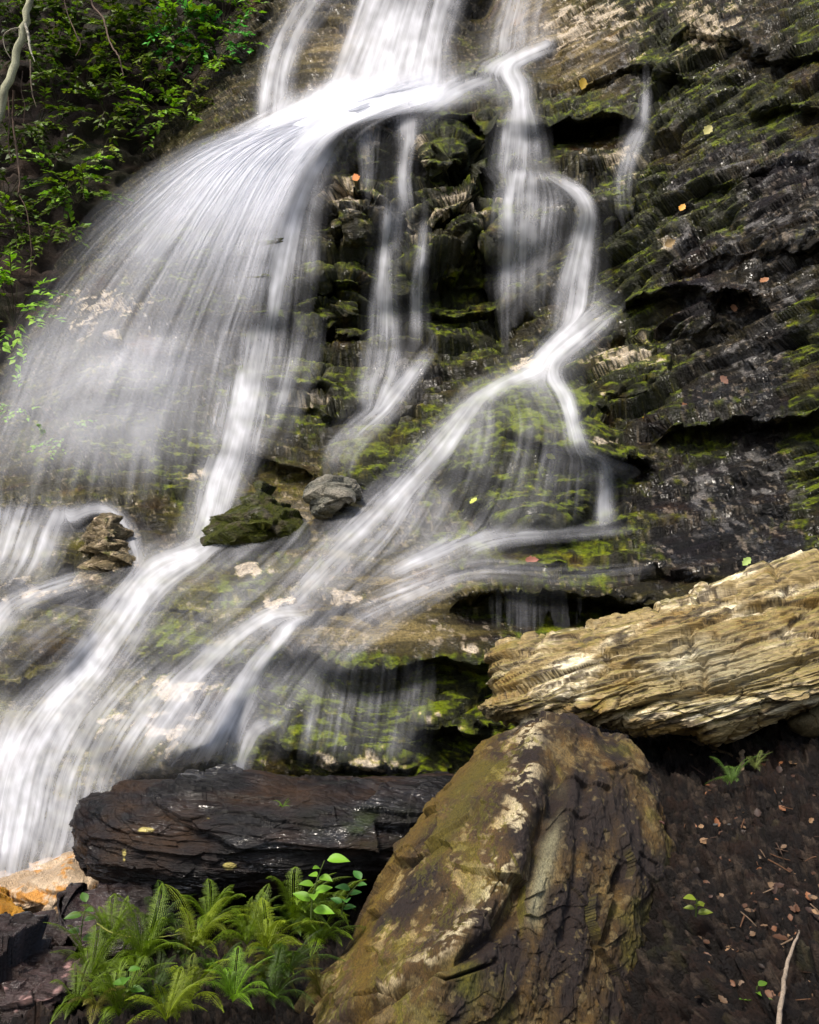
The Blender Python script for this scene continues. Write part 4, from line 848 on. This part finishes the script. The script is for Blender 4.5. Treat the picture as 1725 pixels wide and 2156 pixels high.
def bD(x, y): return float(bank_f(np.array([x]), np.array([y]))[0])-.75
bushes = [(425,75,62,38,BL,'bluish-green bush below the top edge, left of the upper veil'),(372,62,45,30,BR,'bright green bush beside the bluish-green bush'),(470,25,34,34,BR,'bright sprig at the top next to the rock edge'),
 (455,105,34,30,BR,'small bright bush hanging at the cliff edge'),(385,168,42,42,YL,'light green ferny bush on the steep bank edge'),(345,232,45,26,BR,'low green bush above the white fan'),(385,235,36,36,YL,'yellow-green bush just above the fan of water'),
 (300,70,60,26,MD,'mid green bush in the middle of the upper bank'),(215,95,70,40,MD,'wide dim green bush in the upper left'),(110,75,70,45,DKG,'dark green bush right of the birch trunk'),(180,155,60,32,MD,'drooping green bush under the wide dim bush'),
 (270,135,30,18,YL,'small bright leaf cluster at the end of the hanging vine'),(225,232,48,28,MD,'green bush on the brown earth above the fan'),(120,205,50,26,DKG,'dim bush in the shade right of the trunk'),(75,255,34,26,MD,'leafy bush below the birch trunk'),
 (215,310,26,16,YL,'tiny light plant on bare earth above the fan edge'),(95,330,34,18,DKG,'dark bush low on the left bank'),(140,365,40,40,BR,'bright bush beside the upper edge of the fan'),(165,405,34,26,MD,'small bush half behind the fan edge'),
 (40,490,40,26,MD,'green bush at the left edge beside the water'),(100,480,40,26,MD,'bright weeds behind the outer spray'),(28,640,50,55,BR,'vivid green bush at the left edge behind the spray'),(30,60,60,60,DKG,'dark foliage behind the birch trunk'),
 (240,20,80,30,DKG,'dark foliage along the top edge'),(150,15,60,30,MD,'green foliage at the top left'),(380,10,70,25,DKG,'dark leafy clump at the top middle of the bank'),(20,300,22,28,DKG,'dark leaves at the left edge'),
 (300,180,30,20,DKG,'small dark bush in the middle of the bank'),(10,400,36,40,DKG,'dim weeds under the hanging roots'),(340,100,50,24,MD,'green spray between the two upper bushes')]
for x, y, rx, ry, c, lb in bushes:
    shrub(x, y, rx*1.1, ry*1.1, bD(x, y), c, int(60+rx*ry*.13), .10 if c is not YL else .07, lb, 'plants on the left bank')
for x, y, rx, ry, lb in [(130,905,38,48,'pale green weeds growing on the wall behind the spray'),(40,850,26,34,'faint green weeds at the left behind the spray')]:
    shrub(x, y, rx, ry, float(depth_at(np.array([x]), np.array([y]))[0])-.02, BR, 110, .05, lb, 'plants on the left bank')

def wood(name, pts, rads, c, label, cat, parts=()):
    """pts: (x,y,D) triples. Returns Empty with a trunk/branch part."""
    A = np.array(pts, float)
    def path(A):
        q = resample(A[:, :2], 30); dd = np.interp(np.linspace(0, 1, 30), np.linspace(0, 1, len(A)), A[:, 2]); return P(q[:, 0], q[:, 1], dd)
    W_ = path(A); e = empty(name, W_[np.argmin(W_[:, 2])])
    for k, (pn_, pp, rr, cc) in enumerate([(parts[0] if parts else 'stem', pts, rads, c)]+[(q[0], q[1], q[2], q[3]) for q in parts[1:]]):
        pth = path(np.array(pp, float)); pth += rng.normal(0, 1, pth.shape)*np.mean(rr)*.25
        V, F = tube(pth, np.interp(np.linspace(0, 1, 30), np.linspace(0, 1, len(rr)), rr), 8)
        nn = fbm(V[:, 0]*9, V[:, 1]*9, V[:, 2]*20, 3)
        col = mixc(np.tile(np.array(cc, np.float32), (len(V), 1)), np.array(cc)*.35, sstep(.0, .35, nn))
        new_obj(pn_, V, F, M_bark, parent=e, attrs={'Col': col, 'rough': np.full(len(V), .7)})
    return tag(e, label, cat)
bt = 10.9
wood('birch_tree', [(-190,1010,bt-.3),(-140,740,bt),(-80,480,bt),(-40,350,bt),(0,235,bt),(20,165,bt),(36,105,bt),(52,50,bt),(64,-10,bt),(90,-130,bt)], [.07,.062,.055,.05,.046,.044,.042,.04,.038,.03], (.42,.42,.28), 'thin leaning pale birch trunk at the upper left edge', 'tree',
     ('trunk', ('branch', [(52,48,bt-.02),(60,75,bt-.05),(64,105,bt-.08),(74,130,bt-.1)], [.018,.014,.011,.004], (.42,.40,.32)), ('branch', [(50,58,bt),(25,62,bt-.1),(8,75,bt-.1),(10,100,bt-.1),(24,125,bt-.1)], [.009,.008,.006,.005,.003], (.30,.27,.2)),
      ('branch', [(64,125,bt-.1),(65,160,bt-.1),(68,195,bt-.1),(77,225,bt-.1)], [.008,.007,.006,.003], (.18,.14,.1))))
vines = [([(185,-40,12.4),(195,10,12.4),(218,40,12.3),(232,90,12.2),(250,120,12.1),(260,160,12.1)], .013, 'thick vine hanging from the top onto the upper bank'),
 ([(130,-40,12.4),(140,20,12.4),(160,70,12.3),(170,95,12.3),(160,118,12.3)], .007, 'thin vine hanging left of the thick vine'),
 ([(15,190,11),(20,240,11),(18,300,11),(24,340,11)], .010, 'bare root hanging at the left edge'),
 ([(30,190,11),(28,250,11.1),(34,310,11.1),(42,380,11),(38,410,11)], .013, 'long bare root hanging next to the left edge'),
 ([(40,410,11),(55,440,11),(62,480,11),(66,530,11),(64,580,11)], .006, 'wispy root trailing down to the spray'),
 ([(48,150,11),(45,190,11),(52,220,11),(50,260,11)], .005, 'fine root beside the birch trunk')]
for pts, r_, lb in vines: wood('vine', pts, [r_, r_*.9, r_*.6], (.13,.085,.06), lb, 'vine')

def fern(x, y, D0, nf, ln, col, label, group='ferns in the gap beside the boulder', spread=1.0, az0=0, lean=(0, 0, 0), name='fern'):
    base = P(np.array([x]), np.array([y]), np.array([D0]))[0]; e = empty(name, base)
    nf = int(nf*2.1); ln = ln*.66
    for k in range(nf):
        az = az0+spread*random.uniform(-.5, math.pi+.5)+math.pi*(random.random() < .3); L = ln*random.uniform(.75, 1.15)
        d0 = np.array([math.cos(az), math.sin(az)-.25, 0]); d0 = unit(d0)*random.uniform(.45, .9); rise = random.uniform(.8, 2.0)
        t = np.linspace(0, 1, 34)[:, None]; bend = rng.normal(0, .22, 3)*np.array([1, .6, .3])
        mid_ = base+d0*L*t+np.array([0, 0, 1])*L*(rise*t-.95*t*t)+(np.array(lean)+np.array([.18, 0, 0]))*L*t+bend*L*t*t
        T = unit(np.gradient(mid_, axis=0)); S = unit(np.cross(T, np.array([0, 0, 1.0]))); Nn_ = np.cross(S, T)
        B, Dd, Ll, NN = [], [], [], []
        for i in range(4, 34):
            u = i/33.0; w_ = L*.24*(math.sin(math.pi*min(1, u*.90+.12))**.8)*(1-u*.3)*random.uniform(.85, 1.1)
            for sg in (-1, 1):
                axis = unit(S[i]*sg+T[i]*random.uniform(.5, .75)-Nn_[i]*.2+rng.normal(0, .07, 3)); m_ = max(3, int(7*w_/(L*.24)))
                for q in range(1, m_+1):     # pinnules along each pinna
                    f_ = q/m_; p = mid_[i]+axis*w_*f_-np.array([0, 0, .25*w_*f_*f_])
                    for s2 in (-1, 1):
                        B.append(p); Dd.append(unit(T[i]*s2+axis*.7)); Ll.append(L*.030*(1.15-.8*f_)*1.4); NN.append(Nn_[i])
        B = np.array(B); Dd = np.array(Dd); Ll = np.array(Ll); NN = unit(np.array(NN)+rng.normal(0, .2, (len(B), 3)))
        V, F = leaf_quads(B, Dd, NN, Ll, Ll*.5, .05)
        V2, F2 = tube(mid_, np.linspace(.003, .0008, 34)*ln/.3, 3)
        F2 = np.concatenate([F2[:, [0, 1, 2]], F2[:, [0, 2, 3]]]); Vm, Fm = merge([(V, F), (V2, F2)])
        cc = np.array(col)*random.uniform(.6, 1.3)
        c = np.tile(cc, (len(Vm), 1))*(1+rng.normal(0, .05, (len(Vm), 1)))
        new_obj('frond', Vm, Fm, M_leaf, parent=e, attrs={'Col': np.clip(c, .002, .6)}, smooth=False)
    return tag(e, label, 'fern', group)
FG = (.13, .21, .005); FG2 = (.21, .28, .008); FD = (.05, .10, .004)
for a in [(190,2060,2.95,9,.26,FG,'fern at the left of the gap beside the purplish rock'),(300,2030,2.9,9,.25,FG,'fern in the left middle of the gap'),(250,2140,2.6,9,.22,FG,'fern lowest on the left'),
 (410,2000,3.0,8,.24,FG2,'fern standing upright in the middle of the gap'),(330,1960,3.3,7,.20,FD,'dim fern just under the dark slab'),(520,1990,3.0,8,.22,FG,'fern between the middle fern and the boulder'),
 (620,1940,3.0,9,.25,FG,'fern below the bright leafy sprout'),(600,2060,2.8,8,.22,FD,'shaded fern against the big boulder'),(690,1930,3.05,7,.2,FG,'fern nearest the boulder edge'),
 (400,2110,2.7,8,.20,FG2,'bright low fern at the bottom'),(490,2110,2.65,8,.18,(.15,.29,.01),'bright low fern next to the bottom edge'),(560,2010,2.9,8,.24,FG2,'yellowish fern leaning up beside the big boulder'),(670,1990,2.95,8,.22,FG,'fern pressed against the left face of the boulder'),(230,1990,3.05,8,.22,FG,'fern rising behind the left ferns'),(440,1950,3.1,7,.22,FG,'fern at the back of the gap'),
 (160,2120,2.75,7,.18,FG,'small fern in the lower left corner'),(350,2150,2.5,8,.2,FG2,'yellowish fern on the bottom edge'),(450,2060,2.8,7,.17,FD,'small dark fern in the centre of the gap')]:
    fern(*a)
for k in range(12):
    x, y = random.uniform(190, 680), random.uniform(1950, 2130)
    if y < 2010 and x < 420: y += 60
    wd_ = ['lowest', 'leaning', 'drooping', 'ragged', 'thin', 'curled', 'shaded', 'young', 'yellowing', 'tangled', 'short', 'bent'][k]
    fern(x, y, 3.35-.0042*(y-1950), 6, random.uniform(.12, .22), random.choice([FD, (.05, .09, .004), (.12, .18, .006), (.16, .15, .02)]), wd_+' fern filling the dark hollow between the other ferns')
for a in [(1540,1650,3.5,6,.15,(.12,.22,.03),'small light fern on the soil under the pale slab'),(1590,1620,3.45,5,.10,(.16,.20,.04),'tiny yellowish fern beside the short stick')]:
    fern(*a, group='small ferns on the soil')
fern(595,1700,3.48,4,.045,BR,'tiny green sprig growing on the dark slab', group='sprigs on rocks', name='sprig')

def leafy(x, y, D0, leaves, label, col, h=.2, size=.06, name='leafy_sprout', curve=0):
    base = P(np.array([x]), np.array([y]), np.array([D0]))[0]; e = empty(name, base)
    st = np.array([base+np.array([curve*t*t, -.02*t, h*t]) for t in np.linspace(0, 1, 8)]); V, F = tube(st, np.linspace(.003, .0015, 8), 4)
    new_obj('stem', V, F, M_bark, parent=e, attrs={'Col': np.tile([.09, .13, .03], (len(V), 1)), 'rough': np.full(len(V), .6)})
    for i in range(leaves):
        t = .25+.75*i/(leaves-1); p = st[min(7, int(t*7))]; az = i*2.4
        # pointed-oval leaf, a curved grid
        L = size*random.uniform(.75, 1.15)*(1.1-.35*t*(i % 2)); d = unit(np.array([math.cos(az), math.sin(az)*.6-.3, random.uniform(.0, .5)])); s = unit(np.cross(d, np.array([0, -.6, 1]))); nn = np.cross(s, d)
        us = np.linspace(0, 1, 9); vs = np.linspace(-1, 1, 5); G_ = []
        for u in us:
            wdt = L*.3*(math.sin(math.pi*u**.8)**.9 if 0 < u < 1 else 0.02)
            for v in vs: G_.append(p+d*L*(u+.12)+s*wdt*v+nn*(-.25*L*u*u+.35*wdt*abs(v)))
        new_obj('leaf', np.array(G_), grid_faces(9, 5), M_leaf, parent=e, attrs={'Col': np.tile(np.clip(np.array(col)*random.uniform(.75, 1.2), 0, .7), (45, 1))})
    return tag(e, label, 'plant')
leafy(655,1935,2.9,9,'bright sprout with broad leaves beside the big boulder',(.20,.42,.03),.17,.052,curve=.04)
leafy(720,1925,2.95,7,'smaller dark-leaved sprout leaning on the boulder edge',(.06,.19,.03),.10,.042,curve=.06)
leafy(170,1990,3.1,7,'weedy sprig in front of the wet stones at the lower left',(.07,.16,.02),.13,.045,curve=.02)
leafy(270,2090,2.6,4,'low leaves among the left ferns',(.09,.22,.02),.06,.05)
leafy(1465,1930,2.7,5,'yellow-green seedling in the dark beside the boulder',(.20,.26,.02),.05,.035,name='seedling')
leafy(1590,2120,2.2,4,'green seedling low on the dark soil',(.12,.24,.02),.05,.035,name='seedling')
wood('grass_stalk', [(205,1945,3.0),(240,1965,2.98),(300,1975,2.95),(360,1970,2.95),(412,1960,3.0)], [.003,.002,.001], (.20,.22,.04), 'long thin arching stalk above the left ferns', 'stalk')

# ================================================================ TWIGS, LEAVES, PEBBLES
def g_pts(pl, lift=.02): return [(x, y, float(ground_at(x, y))-lift) for x, y in pl]
wood('twig', g_pts([(1635,2200),(1645,2110),(1655,2040),(1672,1990),(1685,1960)], .14), [.006,.005,.004,.002], (.30,.24,.18), 'long thin bare twig standing at the lower right', 'twig')
wood('twig', g_pts([(1562,1585),(1563,1610),(1564,1635)], .06), [.009,.009,.007], (.26,.19,.12), 'short pale stick beside the small fern', 'twig')
wood('twig', g_pts([(1400,1560),(1450,1558),(1500,1575),(1540,1590),(1560,1600)], .04), [.008,.008,.006,.004], (.14,.10,.06), 'brown root-like twig under the pale slab', 'twig')
wood('twig', g_pts([(1600,1520),(1650,1500),(1690,1470)], .10), [.008,.007,.004], (.12,.09,.06), 'crooked twig against the lower edge of the slab', 'twig')
wood('twig', g_pts([(1350,1700),(1375,1720),(1400,1735)], .3), [.006,.005,.003], (.10,.05,.04), 'short reddish twig on the boulder shoulder', 'twig')
wood('twig', g_pts([(1540,1560),(1590,1590),(1625,1580)], .05), [.005,.004,.003], (.15,.11,.07), 'thin twig lying on the soil litter', 'twig')
gr_ = [None]
def place_leaf(x, y, D0, col, label, group, size=.05, src=[None], lean=0):
    p = P(np.array([x]), np.array([y]), np.array([D0]))[0]
    us = np.linspace(0, 1, 8); vs = np.linspace(-1, 1, 5); G_ = []
    L = size*random.uniform(.8, 1.2); cu = random.uniform(.1, .5)
    az = random.uniform(0, 6.28); tl = random.uniform(.2, .9)+lean
    M_ = Matrix.Rotation(az, 3, 'Z')@Matrix.Rotation(random.uniform(-.5, .5), 3, 'X'); tilt = Matrix.Rotation(tl, 3, 'X')
    for u in us:
        wdt = L*.32*(math.sin(math.pi*u**.85)**.8 if 0 < u < 1 else .03)*(1+.18*math.sin(u*19))
        for v in vs:
            q = tilt@(M_@Vector(((u-.5)*L, wdt*v, cu*L*(u-.5)**2+.25*wdt*abs(v)))); G_.append(p+np.array(q))
    V = np.array(G_); cc = np.tile(np.array(col)*random.uniform(.7, 1.7), (len(V), 1))
    o = new_obj('fallen_leaf', V, grid_faces(8, 5), M_dead, attrs={'Col': np.clip(cc, 0, .7)})
    return tag(o, label, 'leaf', group)
for x, y, c, lb in [(1227,177,(.55,.36,.03),'yellow leaf stuck high on the wet wall right of the falls'),(750,375,(.38,.13,.03),'orange leaf on the dark block beside a thin fall'),(1437,437,(.5,.25,.04),'small orange leaf on the dark right wall'),
   (1610,590,(.40,.18,.08),'tan leaf on the ledge of the right wall'),(1545,650,(.35,.18,.10),'curled brown leaf hanging below the right-hand ledge'),(1410,512,(.6,.42,.2),'pale yellow leaf in the middle of the right wall'),
   (1443,858,(.30,.12,.05),'rusty leaf on the dark right wall'),(1355,885,(.33,.16,.02),'orange-brown leaf on the moss near the mound'),(1160,962,(.35,.38,.03),'yellow-green leaf on the mossy mound'),(997,1055,(.35,.40,.05),'yellow-green leaf beside the diagonal stream'),
   (1572,1183,(.30,.42,.10),'light green leaf lying on the ledge above the pale slab'),(1120,1180,(.30,.10,.06),'reddish leaf on the mossy ledge'),(1490,275,(.3,.28,.1),'dull leaf on the upper right wall'),(1525,800,(.30,.16,.11),'pinkish brown leaf low on the right wall')]:
    place_leaf(x, y, float(depth_at(np.array([x]), np.array([y]), G)[0])-.05, c, lb, 'leaves stuck on the cliff', lean=.75, size=.11*float(depth_at(np.array([x]), np.array([y]))[0])/9)
litter = 0
while litter < 240:
    x, y = random.uniform(1330, 1740), random.uniform(1560, 2150)
    if x < 1460 and y > 1600: continue
    litter += 1
    c = random.choice([(.06,.025,.01),(.03,.014,.008),(.14,.055,.02),(.022,.012,.007),(.09,.055,.03),(.20,.12,.06)])
    place_leaf(x, y, float(ground_at(x, y))-.02, c, 'small brown dead leaf lying on the dark soil', 'dead leaves on the soil', random.choice([.010, .014, .02, .026, .036]))
def pebble_mesh(s):
    th = np.linspace(0, 2*math.pi, 14, endpoint=False); ph = np.linspace(.05, math.pi-.05, 9); p_, t_ = np.meshgrid(ph, th, indexing='ij')
    V = np.stack([np.sin(p_)*np.cos(t_), np.sin(p_)*np.sin(t_)*.8, np.cos(p_)*.55], -1).reshape(-1, 3); V *= (1+.35*fbm(V[:, 0]*1.5+s, V[:, 1]*1.5, V[:, 2]*1.5, 2))[:, None]
    i = np.arange(9*14).reshape(9, 14); j = np.roll(i, -1, 1); return V, np.stack([i[:-1].ravel(), i[1:].ravel(), j[1:].ravel(), j[:-1].ravel()], 1)
for k in range(14):
    x, y = random.uniform(1450, 1740), random.uniform(1570, 2150)
    V, F_ = pebble_mesh(k*3.1); r_ = random.uniform(.003, .012); c = random.choice([(.22,.20,.19),(.08,.07,.06),(.04,.033,.03),(.10,.10,.095)])
    p = P(np.array([x]), np.array([y]), np.array([float(ground_at(x, y))-.008]))[0]
    o = new_obj('pebble', V*r_+p, F_, M_bould, attrs={'Col': np.tile(c, (len(V), 1)), 'rough': np.full(len(V), .35)})
    tag(o, 'tiny grey stone lying on the dark soil', 'pebble', 'pebbles on the soil')
# needles and short sticks in the litter
for k in range(36):
    x, y = random.uniform(1440, 1730), random.uniform(1570, 2140); a = random.uniform(0, math.pi); l = random.uniform(8, 34)
    q = g_pts([(x, y), (x+math.cos(a)*l, y+math.sin(a)*l*.5), (x+math.cos(a)*2*l, y+math.sin(a)*l+random.uniform(-4, 4))], .035)
    A_ = resample([(p[0], p[1]) for p in q], 8); pth = P(A_[:, 0], A_[:, 1], np.interp(np.linspace(0, 1, 8), [0, .5, 1], [p[2] for p in q]))
    V, F_ = tube(pth, np.linspace(.0022, .001, 8)*random.uniform(.6, 1.6), 5)
    o = new_obj('stick', V, F_, M_bark, attrs={'Col': np.tile(random.choice([(.10, .05, .025), (.05, .03, .02), (.16, .11, .07)]), (len(V), 1)), 'rough': np.full(len(V), .7)})
    tag(o, 'tiny thin stick lying in the litter on the dark soil', 'stick', 'sticks in the soil litter')
